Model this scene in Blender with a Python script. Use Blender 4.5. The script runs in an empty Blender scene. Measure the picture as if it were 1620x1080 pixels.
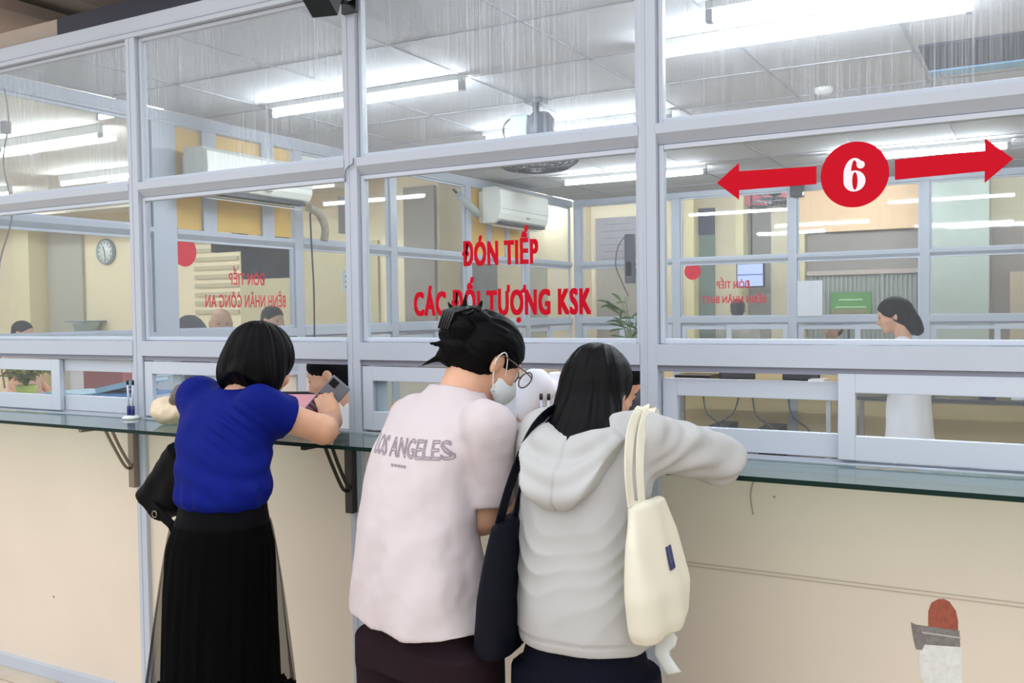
import bpy, bmesh, math, random
import numpy as np
from mathutils import Vector, Matrix
from mathutils.bvhtree import BVHTree
random.seed(7); RNG = np.random.RandomState(7)
S = bpy.context.scene
COL = S.collection

# ---------------------------------------------------------------- camera, world, exposure
def cam_axes(yaw, pitch, roll):
    F0 = np.array([-math.sin(yaw), math.cos(yaw), 0]); R0 = np.array([math.cos(yaw), math.sin(yaw), 0]); U0 = np.array([0, 0, 1.])
    F = F0*math.cos(pitch)-U0*math.sin(pitch); U = U0*math.cos(pitch)+F0*math.sin(pitch)
    return R0*math.cos(roll)+U*math.sin(roll), U*math.cos(roll)-R0*math.sin(roll), F
_r, _u, _f = cam_axes(0.50711561, 0.03371972, -0.01307099)
cd = bpy.data.cameras.new('camera'); cam = bpy.data.objects.new('camera', cd); COL.objects.link(cam)
cd.sensor_width = 36; cd.lens = 1482.2/1620*36; cd.clip_start = .05
M = Matrix(((_r[0], _u[0], -_f[0], 0), (_r[1], _u[1], -_f[1], -2.48990), (_r[2], _u[2], -_f[2], 1.55), (0, 0, 0, 1)))
cam.matrix_world = M
S.camera = cam

W = bpy.data.worlds.new('world'); S.world = W; W.use_nodes = True
# added sky fill light, shaped top-heavy: bright overhead, duller towards the ground
_n = W.node_tree; _tc = _n.nodes.new('ShaderNodeTexCoord'); _sx = _n.nodes.new('ShaderNodeSeparateXYZ'); _cr = _n.nodes.new('ShaderNodeValToRGB')
_mr = _n.nodes.new('ShaderNodeMapRange'); _mr.inputs[1].default_value = -1; _mr.inputs[2].default_value = 1
_n.links.new(_tc.outputs['Generated'], _sx.inputs[0]); _n.links.new(_sx.outputs['Z'], _mr.inputs[0]); _n.links.new(_mr.outputs[0], _cr.inputs[0]); _n.links.new(_cr.outputs[0], _n.nodes['Background'].inputs[0])
_e = _cr.color_ramp.elements; _e[0].position = 0; _e[0].color = (.17, .165, .16, 1); _e[1].position = 1; _e[1].color = (.93, .96, 1.0, 1)
for _p, _c in ((.46, (.26, .255, .25, 1)), (.54, (.36, .365, .38, 1))):
    _k = _e.new(_p); _k.color = _c
_n.nodes['Background'].inputs[1].default_value = 2.75
S.view_settings.view_transform = 'Standard'; S.view_settings.look = 'None'
S.view_settings.exposure = 0.0; S.view_settings.gamma = 1; S.view_settings.use_curve_mapping = False
S.cycles.use_denoising = True
S.cycles.max_bounces = 14; S.cycles.transparent_max_bounces = 24; S.cycles.diffuse_bounces = 5
S.cycles.glossy_bounces = 4; S.cycles.sample_clamp_indirect = 6; S.cycles.caustics_reflective = False; S.cycles.caustics_refractive = False
TUBE = 112.0          # strength of every fluorescent tube

# ---------------------------------------------------------------- materials
def lin(h):
    h = h.lstrip('#'); o = []
    for i in (0, 2, 4):
        v = int(h[i:i+2], 16)/255; o.append(v/12.92 if v <= .04045 else ((v+.055)/1.055)**2.4)
    return (*o, 1)
MATS = {}
def mat(name, col='#cccccc', rough=.5, metal=0, noise=0, nscale=8, bump=0, bscale=200, spec=.5, emit=None, es=1, stretch=(1, 1, 1), sheen=0, alpha=None):
    if name in MATS: return MATS[name]
    m = bpy.data.materials.new(name); m.use_nodes = True; nt = m.node_tree; b = nt.nodes['Principled BSDF']
    b.inputs['Base Color'].default_value = lin(col); b.inputs['Roughness'].default_value = rough; b.inputs['Metallic'].default_value = metal
    b.inputs['Specular IOR Level'].default_value = spec
    if sheen: b.inputs['Sheen Weight'].default_value = sheen
    if alpha is not None: b.inputs['Alpha'].default_value = alpha
    tc = nt.nodes.new('ShaderNodeTexCoord'); mp = nt.nodes.new('ShaderNodeMapping'); mp.inputs['Scale'].default_value = stretch
    nt.links.new(tc.outputs['Object'], mp.inputs['Vector'])
    if noise:
        n = nt.nodes.new('ShaderNodeTexNoise'); n.inputs['Scale'].default_value = nscale; n.inputs['Detail'].default_value = 5
        nt.links.new(mp.outputs[0], n.inputs['Vector'])
        r = nt.nodes.new('ShaderNodeMapRange'); r.inputs[1].default_value = .3; r.inputs[2].default_value = .7; r.inputs[3].default_value = 1-noise; r.inputs[4].default_value = 1+noise*.5
        nt.links.new(n.outputs['Fac'], r.inputs[0])
        x = nt.nodes.new('ShaderNodeVectorMath'); x.operation = 'SCALE'; x.inputs[0].default_value = lin(col)[:3]
        nt.links.new(r.outputs[0], x.inputs['Scale']); nt.links.new(x.outputs[0], b.inputs['Base Color'])
    if bump:
        n2 = nt.nodes.new('ShaderNodeTexNoise'); n2.inputs['Scale'].default_value = bscale; n2.inputs['Detail'].default_value = 3
        nt.links.new(mp.outputs[0], n2.inputs['Vector'])
        bp = nt.nodes.new('ShaderNodeBump'); bp.inputs['Strength'].default_value = bump; bp.inputs['Distance'].default_value = .002
        nt.links.new(n2.outputs['Fac'], bp.inputs['Height']); nt.links.new(bp.outputs[0], b.inputs['Normal'])
    if emit:
        b.inputs['Emission Color'].default_value = lin(emit); b.inputs['Emission Strength'].default_value = es
    MATS[name] = m; return m
def glass(name, tint='#f4f8f8', dirt=.03, streak=0, refl=1.0):
    if name in MATS: return MATS[name]
    m = bpy.data.materials.new(name); m.use_nodes = True; nt = m.node_tree; nt.nodes.remove(nt.nodes['Principled BSDF'])
    out = nt.nodes['Material Output']
    tr = nt.nodes.new('ShaderNodeBsdfTransparent'); tr.inputs[0].default_value = lin(tint)
    gl = nt.nodes.new('ShaderNodeBsdfGlossy'); gl.inputs['Roughness'].default_value = .03
    fr = nt.nodes.new('ShaderNodeLayerWeight'); fr.inputs[0].default_value = .5
    pw = nt.nodes.new('ShaderNodeMath'); pw.operation = 'POWER'; pw.inputs[1].default_value = 5; nt.links.new(fr.outputs['Facing'], pw.inputs[0])
    mu = nt.nodes.new('ShaderNodeMath'); mu.operation = 'MULTIPLY_ADD'; mu.inputs[1].default_value = .8*refl; mu.inputs[2].default_value = .025*refl; nt.links.new(pw.outputs[0], mu.inputs[0])
    mx = nt.nodes.new('ShaderNodeMixShader'); nt.links.new(mu.outputs[0], mx.inputs[0]); nt.links.new(tr.outputs[0], mx.inputs[1]); nt.links.new(gl.outputs[0], mx.inputs[2])
    # dust film: fine vertical wiping streaks that scatter the light of the room
    df = nt.nodes.new('ShaderNodeBsdfDiffuse'); df.inputs[0].default_value = (.85, .88, .95, 1)
    tl = nt.nodes.new('ShaderNodeBsdfTranslucent'); tl.inputs[0].default_value = (.85, .88, .95, 1)
    ad = nt.nodes.new('ShaderNodeMixShader'); ad.inputs[0].default_value = .5; nt.links.new(df.outputs[0], ad.inputs[1]); nt.links.new(tl.outputs[0], ad.inputs[2])
    tc = nt.nodes.new('ShaderNodeTexCoord'); mp = nt.nodes.new('ShaderNodeMapping'); mp.inputs['Scale'].default_value = (230, 230, 1.5)
    nt.links.new(tc.outputs['Object'], mp.inputs[0])
    n = nt.nodes.new('ShaderNodeTexNoise'); n.inputs['Scale'].default_value = 1.0; n.inputs['Detail'].default_value = 4; nt.links.new(mp.outputs[0], n.inputs[0])
    n2 = nt.nodes.new('ShaderNodeTexNoise'); n2.inputs['Scale'].default_value = 2.5; n2.inputs['Detail'].default_value = 3; nt.links.new(tc.outputs['Object'], n2.inputs[0])
    r = nt.nodes.new('ShaderNodeMapRange'); r.inputs[1].default_value = .48; r.inputs[2].default_value = .8; r.inputs[3].default_value = 0; r.inputs[4].default_value = streak
    nt.links.new(n.outputs['Fac'], r.inputs[0])
    r2 = nt.nodes.new('ShaderNodeMapRange'); r2.inputs[1].default_value = .35; r2.inputs[2].default_value = .7; nt.links.new(n2.outputs['Fac'], r2.inputs[0])
    m1 = nt.nodes.new('ShaderNodeMath'); m1.operation = 'MULTIPLY_ADD'; nt.links.new(r.outputs[0], m1.inputs[0]); nt.links.new(r2.outputs[0], m1.inputs[1]); m1.inputs[2].default_value = dirt
    m2 = nt.nodes.new('ShaderNodeMixShader'); nt.links.new(m1.outputs[0], m2.inputs[0]); nt.links.new(mx.outputs[0], m2.inputs[1]); nt.links.new(ad.outputs[0], m2.inputs[2])
    nt.links.new(m2.outputs[0], out.inputs[0]); MATS[name] = m; return m

ALU = mat('painted_aluminium', '#b9c0cc', .38, noise=.03, nscale=3)
ALU2 = mat('painted_aluminium_sash', '#c5ccd8', .36, noise=.02, nscale=3)
GREYGAP = mat('track_grey', '#8d90a0', .5)
CREAM = mat('cream_laminate', '#e0d2c1', .42, noise=.05, nscale=1.6)
YWOOD = mat('yellow_board', '#e6bd63', .6, noise=.1, nscale=5)
CEIL = mat('ceiling_board', '#c6c8cc', .85, noise=.03, nscale=2)
CEIL2 = mat('hall_ceiling', '#ddd4c8', .85, noise=.06, nscale=1.5)
CEILGRID = mat('ceiling_grid', '#9fa3ab', .6)
YWALL = mat('yellow_plaster', '#f7e5c4', .8, noise=.03, nscale=2)
BWALL = mat('beige_plaster', '#ecdcc0', .8, noise=.05, nscale=2)
PEACH = mat('peach_plaster', '#f2c8a0', .8)
TILE = mat('floor_tile', '#c6b7a4', .25, noise=.12, nscale=6)
BLACK = mat('black_plastic', '#0b0b10', .35)
DARK = mat('dark_grey_plastic', '#3a3b42', .5)
STEEL = mat('stainless_bracket', '#8b7f74', .35, metal=.8)
DKSTEEL = mat('dark_bracket', '#3c3937', .4, metal=.6)
WHITE = mat('white_plastic', '#e9ebe8', .4)
ACW = mat('air_conditioner_white', '#eef0e8', .35)
RED = mat('red_vinyl', '#c4001e', .6, spec=.15)
RED2 = mat('red_vinyl_back', '#d01c30', .6, spec=.15)
PAPER = mat('white_paper', '#eef0f4', .8)
GREEN_EDGE = mat('glass_edge_green', '#04241e', .5, spec=.2)
GL_TOP = glass('glass_top', dirt=.06, streak=.5)
GL_MID = glass('glass_middle', dirt=.02, streak=.05)
GL_SH = glass('glass_shelf', '#c9e0dc', dirt=.10, streak=0, refl=1.3)
GL_FAR = glass('glass_far', dirt=.02, streak=.03)
TUBEM = mat('tube_light', '#ffffff', .5, emit='#f2f6ff', es=TUBE)
SKIN = mat('skin', '#d8a688', .5, noise=.05, nscale=30)
HAIRF = mat('far_black_hair', '#0b0a0e', .6, spec=.1)
HAIR = mat('black_hair', '#040305', .55, spec=.09, noise=.3, nscale=60, bump=.5, bscale=120, stretch=(1, 1, .08))

# ---------------------------------------------------------------- object helpers
def link(o, parent=None):
    COL.objects.link(o)
    if parent: o.parent = parent
    return o
def tag(o, label=None, cat=None, group=None, kind=None):
    if label: o['label'] = label
    if cat: o['category'] = cat
    if group: o['group'] = group
    if kind: o['kind'] = kind
    return o
def empty(name, loc=(0, 0, 0), label=None, cat=None, group=None, kind=None, rz=0):
    o = bpy.data.objects.new(name, None); o.location = loc; o.rotation_euler = (0, 0, rz); o.empty_display_size = .05
    link(o); return tag(o, label, cat, group, kind)
def obj(name, bm, m, parent=None, bevel=0, smooth=False, loc=None):
    me = bpy.data.meshes.new(name); bm.normal_update(); bm.to_mesh(me); bm.free()
    for mm in (m if isinstance(m, (list, tuple)) else [m]): me.materials.append(mm)
    if smooth: me.shade_smooth()
    o = bpy.data.objects.new(name, me); link(o, parent)
    if loc: o.location = loc
    if bevel:
        b = o.modifiers.new('bevel', 'BEVEL'); b.width = bevel; b.segments = 2; b.limit_method = 'ANGLE'; b.harden_normals = False
    return o
def B(): return bmesh.new()
def box(bm, x0, x1, y0, y1, z0, z1, mi=0):
    v = [bm.verts.new(p) for p in ((x0, y0, z0), (x1, y0, z0), (x1, y1, z0), (x0, y1, z0), (x0, y0, z1), (x1, y0, z1), (x1, y1, z1), (x0, y1, z1))]
    for f in ((3, 2, 1, 0), (4, 5, 6, 7), (0, 1, 5, 4), (1, 2, 6, 5), (2, 3, 7, 6), (3, 0, 4, 7)):
        bm.faces.new([v[i] for i in f]).material_index = mi
    return bm
def bx(*a, **k): return box(B(), *a, **k)
def frame(bm, x0, x1, z0, z1, y0, y1, w, wb=None, wt=None, wl=None):
    wb = w if wb is None else wb; wt = w if wt is None else wt; wl = w if wl is None else wl
    box(bm, x0, x0+wl, y0, y1, z0, z1); box(bm, x1-w, x1, y0, y1, z0, z1)
    box(bm, x0+wl, x1-w, y0, y1, z0, z0+wb); box(bm, x0+wl, x1-w, y0, y1, z1-wt, z1); return bm
def tube(bm, pts, r, seg=10, caps=True, mi=0):
    pts = [Vector(p) for p in pts]; rr = r if isinstance(r, (list, tuple)) else [r]*len(pts); rings = []
    prev = None
    for i, p in enumerate(pts):
        t = (pts[min(i+1, len(pts)-1)]-pts[max(i-1, 0)]).normalized()
        if prev is None: a = t.orthogonal().normalized()
        else: a = (prev-t*prev.dot(t)).normalized()
        prev = a; b = t.cross(a)
        rings.append([bm.verts.new(p+(a*math.cos(2*math.pi*k/seg)+b*math.sin(2*math.pi*k/seg))*rr[i]) for k in range(seg)])
    for i in range(len(rings)-1):
        for k in range(seg):
            f = bm.faces.new((rings[i][k], rings[i][(k+1) % seg], rings[i+1][(k+1) % seg], rings[i+1][k])); f.smooth = True; f.material_index = mi
    if caps:
        bm.faces.new(rings[0][::-1]).material_index = mi; bm.faces.new(rings[-1]).material_index = mi
    return bm
def lathe(bm, prof, c=(0, 0, 0), seg=24, mi=0):
    rings = [[bm.verts.new((c[0]+r*math.cos(2*math.pi*k/seg), c[1]+r*math.sin(2*math.pi*k/seg), c[2]+z)) for k in range(seg)] for r, z in prof]
    for i in range(len(rings)-1):
        for k in range(seg):
            f = bm.faces.new((rings[i][k], rings[i][(k+1) % seg], rings[i+1][(k+1) % seg], rings[i+1][k])); f.smooth = True; f.material_index = mi
    bm.faces.new(rings[0][::-1]).material_index = mi; bm.faces.new(rings[-1]).material_index = mi
    return bm
def ribbon(bm, pts, wdir, w, t, mi=0):
    pts = [Vector(p) for p in pts]; rings = []
    for i, p in enumerate(pts):
        tg = (pts[min(i+1, len(pts)-1)]-pts[max(i-1, 0)]).normalized()
        wd = Vector(wdir[i] if isinstance(wdir[0], (tuple, list)) else wdir); wd = (wd-tg*wd.dot(tg)).normalized(); n = tg.cross(wd)
        ww = w[i] if isinstance(w, (list, tuple)) else w
        rings.append([bm.verts.new(p+wd*a*ww/2+n*b*t/2) for a, b in ((-1, -1), (1, -1), (1, 1), (-1, 1))])
    for i in range(len(rings)-1):
        for k in range(4):
            f = bm.faces.new((rings[i][k], rings[i][(k+1) % 4], rings[i+1][(k+1) % 4], rings[i+1][k])); f.material_index = mi
    bm.faces.new(rings[0][::-1]); bm.faces.new(rings[-1]); return bm
def curve_pts(pts, n=24):
    P = np.array(pts, float); k = len(P); out = []
    for t in np.linspace(0, k-1, n):
        i = min(int(t), k-2); u = t-i
        p0, p1, p2, p3 = P[max(i-1, 0)], P[i], P[i+1], P[min(i+2, k-1)]
        out.append(.5*((2*p1)+(-p0+p2)*u+(2*p0-5*p1+4*p2-p3)*u*u+(-p0+3*p1-3*p2+p3)*u**3))
    return [tuple(p) for p in out]
def prism(bm, pts, y0, y1, mi=0):      # polygon in x,z extruded along y
    a = [bm.verts.new((x, y0, z)) for x, z in pts]; b = [bm.verts.new((x, y1, z)) for x, z in pts]; n = len(pts)
    bm.faces.new(a).material_index = mi; bm.faces.new(b[::-1]).material_index = mi
    for i in range(n): bm.faces.new((a[i], b[i], b[(i+1) % n], a[(i+1) % n])).material_index = mi
    return bm
def text_bm(body, x0, x1, z0, z1, y=0, bold=.03, depth=.0006, mirror=False, res=4, shear=0):
    """flat lettering in x,z; the strokes are thickened by layering shifted copies of the outline"""
    cu = bpy.data.curves.new('lettering', 'FONT'); cu.body = body; cu.resolution_u = res; cu.fill_mode = 'BOTH'; cu.size = 1
    cu.space_character = 1+bold*2.2
    o = bpy.data.objects.new('lettering_source', cu); COL.objects.link(o)
    dg = bpy.context.evaluated_depsgraph_get(); dg.update()
    me = bpy.data.meshes.new_from_object(o.evaluated_get(dg)); bm = bmesh.new(); bm.from_mesh(me)
    bpy.data.objects.remove(o); bpy.data.curves.remove(cu)
    base = len(bm.verts)
    if bold:
        k = 0
        for i in (-1, -.5, 0, .5, 1):
            for j in (-.45, .45):
                n0 = len(bm.verts); bm.from_mesh(me); bm.verts.ensure_lookup_table(); k += 1
                for v in bm.verts[n0:]: v.co.x += i*bold; v.co.y += j*bold; v.co.z = k*.0001
    bpy.data.meshes.remove(me)
    xs = [v.co.x for v in bm.verts]; ys = [v.co.y for v in bm.verts]
    ax, bxx, ay, by = min(xs), max(xs), min(ys), max(ys)
    for v in bm.verts:
        u = (v.co.x-ax)/(bxx-ax); w = (v.co.y-ay)/(by-ay)
        if mirror: u = 1-u
        v.co = Vector((x0+(x1-x0)*u+shear*(z1-z0)*w, y-v.co.z, z0+(z1-z0)*w))
    return bm

# ================================================================ room shell
def struct(name, bm, m, label, **k):
    o = obj(name, bm, m, **k); return tag(o, label, kind='structure')
FZ = 2.76
struct('floor', bx(-17, 6, -6, 12, -.05, 0), TILE, 'brown tiled floor of the hall and the office')
fl = B()
for i in range(-16, 8): box(fl, i*.6-.002, i*.6+.002, -3, 0, .0, .0006)
for i in range(-5, 1): box(fl, -10, 2, i*.6-.102, i*.6-.098, .0, .0006)
g = obj('tile_joint', fl, mat('grout', '#8f8070', .8)); g.parent = bpy.data.objects['floor']

ce = struct('ceiling', bx(-4.488, 3.4, .05, 7.04, FZ, FZ+.006), CEIL, 'pale grey board ceiling inside the glazed office')
gb = B()
def hole(x, y): return -.62 < x < .95 and 2.29 < y < 2.93
for k in range(-5, 12):
    x = -1.19+k*.69
    if -4.4 < x < 3.3: box(gb, x-.007, x+.007, .06, 7.0, FZ-.004, FZ)
for k in range(0, 10):
    y = .32+k*.69
    if y < 7: box(gb, -4.45, 3.3, y-.007, y+.007, FZ-.004, FZ)
obj('ceiling_grid', gb, CEILGRID, ce)
# ceiling hatch: dark flat panel painted as the shade inside, with pale blue strip
hb = B(); box(hb, -.47, .85, 2.30, 2.80, FZ-.012, FZ-.002); obj('hatch_shade_panel', hb, mat('hatch_dark', '#16162a', .8), ce)
hb = B(); box(hb, -.47, .85, 2.80, 2.93, FZ-.02, FZ-.002); obj('hatch_trim', hb, mat('hatch_blue', '#7fb6dd', .6), ce)

struct('ceiling_hall', bx(-17, 5, -.35, 10.2, 3.1, 3.15), CEIL2, 'beige board ceiling of the surrounding hall')
for i, (x0, x1) in enumerate([(-5.3, -4.25), (-3.85, -2.75)]):
    struct('trim_%d' % (i+1), bx(x0, x1, -.35, 1.3, 3.0, 3.06), mat('ceiling_beam', '#b9aca6', .8), 'mauve boxed beam on the hall ceiling, %s' % ('farther left' if i == 0 else 'nearer the middle'))
struct('trim_3', bx(-3.5, -.4, .006, .052, 2.6955, 2.766), mat('navy_shade_strip', '#14152a', .5), 'dark navy strip painted as shade above the top rail')  # dark strip, its colour stands in for the shaded gap above the rail

struct('trim_24', bx(-4.49, -3.5, .040, .049, 2.700, 2.780), mat('fascia_beige', '#b3a699', .8), 'beige fascia strip above the top rail at far left')
# hall beyond the left partition and behind the far partition
wl = struct('wall_hall_left', bx(-16.5, -5.6, 6.0, 6.15, 0, 3.1), YWALL, 'yellow plaster wall with clock seen through the left panes')
struct('wall_hall_return', bx(-5.7, -5.6, 6.15, 10.0, 0, 3.1), YWALL, 'yellow plaster return wall behind the left partition')
struct('wall_hall_side', bx(-16.6, -16.5, -1, 6.1, 0, 3.1), YWALL, 'pale yellow wall at the far left end of the hall')
struct('trim_4', bx(-16.4, -6.2, 5.0, 5.35, 2.82, 3.1), mat('hall_beam', '#cbbfae', .8), 'grey beige beam crossing the left hall ceiling')
struct('trim_5', bx(-12.62, -12.25, 5.7, 6.0, 0, 3.1), mat('pale_pillar', '#efe0b8', .8), 'pale yellow pillar left of the grey curtain')
wb = struct('wall_back', bx(-5.7, 4.5, 10.0, 10.15, 0, 3.1), BWALL, 'beige back wall of the hall behind the far partition')
def xb(X11): return X11*(12.49/13.49)      # same sight from the counter, wall 1 m nearer
def zb(z): return 1.55+(z-1.55)*(12.49/13.49)
def panel_back(n, x0, x1, z0, z1, col, label, d=.05, nm='trim_%d'):
    return struct(nm % n, bx(xb(x0), xb(x1), 10-d, 10, zb(z0), zb(z1)), mat('back_'+col.strip('#'), col, .75, noise=.05), label)
panel_back(6, -4.42, -4.305, .0, 3.2, '#f3e2b4', 'slim cream pillar by the red dot pane', .25)
panel_back(7, -4.30, -4.07, .0, 2.62, '#7b8b86', 'grey green door panel between cream pillars', .03)
panel_back(8, -4.30, -4.07, 2.62, 3.0, '#45455c', 'dark navy board above the grey green door', .06)
panel_back(9, -3.69, -3.58, .0, 3.2, '#f5e6bd', 'second slim cream pillar on the back wall', .25)
panel_back(10, -3.57, -3.26, .0, 3.2, '#96908a', 'grey brown doorway beside the second cream pillar', .03)
panel_back(11, -2.90, -2.76, .0, 2.55, '#ead7b0', 'cream door post left of the pleated grey wall', .15)
panel_back(12, -2.88, -1.20, 2.56, 3.3, '#f0c7a0', 'peach plaster band high on the back wall', .12)
w13 = panel_back(13, -2.75, -1.2, .0, 2.30, '#a9a7a2', 'grey pleated curtain wall along the back', .03)
cb = B()
for i in range(26):
    x = xb(-2.7+i*.058); box(cb, x, x+.02, 9.945, 9.97, 0, zb(1.95))
box(cb, xb(-1.775), xb(-1.745), 9.93, 9.97, 0, zb(1.98)); obj('curtain_fold', cb, mat('curtain_grey', '#b4b4ae', .8), w13)
panel_back(14, -2.75, -1.2, 1.97, 2.03, '#c9b6ac', 'pinkish rail above the grey curtain', .08)
panel_back(15, -2.75, -1.2, 2.03, 2.55, '#9b8e88', 'brown grey pelmet under the peach band', .05)
panel_back(16, -1.19, -.47, .0, 3.3, '#c7ccc2', 'broad pale green pillar on the back wall', .45)
panel_back(17, -.46, 1.5, .0, 2.55, '#a2928a', 'brown grey panelled wall right of the broad pillar', .03)
panel_back(18, -.25, .25, .0, 1.95, '#d9c2a8', 'peach door beside the brown grey panels', .06)
panel_back(19, -5.95, -5.1, .0, 2.95, '#a29990', 'grey brown door hung with a notice board', .04)
panel_back(20, -5.1, -4.95, .0, 3.2, '#ece0bd', 'cream door jamb left of the red dot pane', .1)
struct('wall_right', bx(3.4, 3.5, .05, 10, 0, 3.1), BWALL, 'beige wall closing the right end of the office')
struct('door_2', bx(-6.03, -5.63, 5.95, 6.0, 0, 2.9), mat('door_greybrown', '#9b8f86', .7, noise=.08), 'grey brown door seen left of the red lettering')
struct('door_3', bx(-5.6, -5.57, 6.45, 7.2, 0, 2.15), mat('door_grey', '#8f8f8c', .7, noise=.08), 'grey door on the return wall under the smaller air conditioner')
struct('trim_21', bx(-5.6, -5.56, 7.9, 8.5, 1.2, 2.1), mat('door_pale', '#b9b4a6', .7, noise=.1), 'pale grey board on the return wall behind the lettering')
sl_ = B()
for i in range(9): box(sl_, -9.3, -8.55, 5.97, 6.0, 1.55+i*.11, 1.60+i*.11)
struct('trim_22', sl_, mat('louvre_grey', '#cdbf9f', .7), 'grey slatted louvre behind the mirrored lettering pane')
struct('trim_23', bx(-8.5, -6.4, 5.96, 6.0, 0, 2.35), mat('wall_greige', '#cdbf9d', .8, noise=.04), 'greige wall panel behind the hanging television')
struct('door_1', bx(-12.2, -11.45, 5.95, 6.0, 0, 2.78), mat('louvre', '#b9b2a6', .7), 'tall grey beige shutter beside the wall clock')

# ================================================================ aluminium partitions
Z_BASE, Z_SH, Z_TR0, Z_TR1, Z_R0, Z_R1, Z_T0, Z_T1, Z_TOP = .053, 1.118, 1.118, 1.160, 1.372, 1.448, 2.012, 2.062, 2.62
WN = [0]
def partition(name, loc, rz, posts, x0, x1, label, panels=CREAM, pw=.052, dep=.055, far=False, top=Z_TOP, basepanel=True, gmat_t=None, gmat_m=None, sashes=None, skip_top=(), skip_mid=()):
    """local x runs along the wall, local y goes into it; the root is one structure, its posts, rails and panels are parts"""
    root = empty(name, loc, label, kind='structure', rz=rz)
    k = 1.25 if far else 1
    for px in posts:
        b = B(); box(b, px, px+pw, 0, dep, 0, top+.01)
        box(b, px+pw*.30, px+pw*.42, -.002, 0, 0, top) if not far else None
        obj('post', b, ALU, root, bevel=0 if far else .002)
    spans = []
    pp = [x0-pw]+list(posts)+[x1]
    for a, c in zip(pp[:-1], pp[1:]):
        if c-(a+pw) > .05: spans.append((a+pw, c))
    b = B(); box(b, x0, x1, -.004, dep+.004, top, top+.075); box(b, x0, x1, -.008, -.004, top+.018, top+.024); obj('top_rail', b, ALU, root, bevel=0 if far else .0015)
    for (a, c) in spans:
        b = B(); pr_ = [(-.003, Z_T1), (-.003, Z_T0+.022), (.022, Z_T0-.006), (dep-.004, Z_T0-.006), (dep+.003, Z_T0+.022), (dep+.003, Z_T1)]
        va = [b.verts.new((a, y_, z_)) for y_, z_ in pr_]; vb = [b.verts.new((c, y_, z_)) for y_, z_ in pr_]; b.faces.new(va); b.faces.new(vb[::-1])
        for i_ in range(6): b.faces.new((va[i_], vb[i_], vb[(i_+1) % 6], va[(i_+1) % 6]))
        bmesh.ops.recalc_face_normals(b, faces=b.faces); obj('transom', b, ALU, root)
        b = B(); box(b, a, c, -.003, dep+.003, Z_R0+.018, Z_R1); box(b, a, c, .008, dep, Z_R0, Z_R0+.018, 1); obj('window_rail', b, [ALU, GREYGAP], root, bevel=0)
        b = B(); box(b, a, c, -.004, dep+.02, Z_TR0, Z_TR0+.018); box(b, a, c, .004, .010, Z_TR0+.018, Z_TR1-.012); box(b, a, c, .026, .030, Z_TR0+.018, Z_TR1-.008); box(b, a, c, .048, .052, Z_TR0+.018, Z_TR1-.012); obj('sash_track', b, ALU, root)
        if basepanel:
            b = B(); box(b, a, c, .018, .034, Z_BASE, Z_TR0); obj('panel', b, panels, root)
            b = B(); box(b, a, c, -.002, dep, 0, Z_BASE); obj('base_rail', b, ALU, root, bevel=0 if far else .0015)
    # fixed glazing: each window is a structure of its own
    for i, (a, c) in enumerate(spans):
        for (z0, z1, gm, which) in ((Z_T1, top, gmat_t or GL_FAR, 'upper'), (Z_R1, Z_T0, gmat_m or GL_FAR, 'middle')):
            if (which == 'upper' and i in skip_top) or (which == 'middle' and i in skip_mid): continue
            WN[0] += 1
            w = empty('window_%d' % WN[0], loc, '%s fixed pane of the %s, bay %s' % (which, WHERE[name], ORD[i]), kind='structure', rz=rz)
            fb = frame(B(), a+.0015, c-.0015, z0+.0015, (z1 if which == 'upper' else z1-.006)-.0015, .018, .044, .014); obj('glazing_bead', fb, ALU2, w, bevel=0 if far else .002)
            pb = bx(a+.010, c-.010, .027, .032, z0+.010, z1-(.010 if which == 'upper' else .014)); obj('pane', pb, gm, w)
    return root, spans
WHERE = {'wall_front': 'front partition', 'wall_left': 'left partition', 'wall_far': 'far partition'}
ORD = ['one', 'two', 'three', 'four', 'five', 'six', 'seven', 'eight']
FP = [-4.14, -3.086, -2.018, -.970, .085, 1.14]
front, fs = partition('wall_front', (0, 0, 0), 0, [-4.488+.0]+FP, -4.49, 2.2, 'light aluminium and glass counter partition over cream panels', gmat_t=GL_TOP, gmat_m=GL_MID)
def sash(wx0, wx1, y, label, zt=1.368, zb_=1.156, s=.045, wl=.042, wr=.042, loc=(0, 0, 0), rz=0, gm=None):
    WN[0] += 1
    w = empty('window_%d' % WN[0], loc, label, kind='structure', rz=rz)
    b = B(); z0, z1 = zb_, zt
    box(b, wx0, wx0+wl, y, y+.02, z0, z1); box(b, wx1-wr, wx1, y, y+.02, z0, z1)
    box(b, wx0+wl, wx1-wr, y, y+.02, z0, z0+.062); box(b, wx0+wl, wx1-wr, y, y+.02, z1-.048, z1)
    obj('sash', b, ALU2, w, bevel=.0015)
    obj('pane', bx(wx0+wl-.004, wx1-wr+.004, y+.008, y+.012, z0+.058, z1-.044), gm or GL_MID, w)
    return w
sash(-4.08, -3.55, .006, 'front sliding sash at far left, wide stile toward the binders', wr=.055)
sash(-3.62, -3.09, .030, 'rear sliding sash with binders behind it')
sash(-3.030, -2.52, .006, 'front sliding sash left of the woman in blue')
sash(-2.90, -2.36, .030, 'rear sliding sash slid behind the woman in blue')
sash(-1.962, -1.385, .006, 'front sliding sash left of the woman in pink', wr=.10)
sash(-1.93, -1.42, .030, 'rear sliding sash slid behind the woman in pink')
sash(-.914, -.395, .030, 'rear sliding sash at right, lower pane over the far desks', zt=1.352)
sash(-.434, .083, .004, 'front sliding sash under the red number, overlapping the rear one', zt=1.376)
sash(.14, .67, .006, 'front sliding sash outside the right edge')
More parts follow.
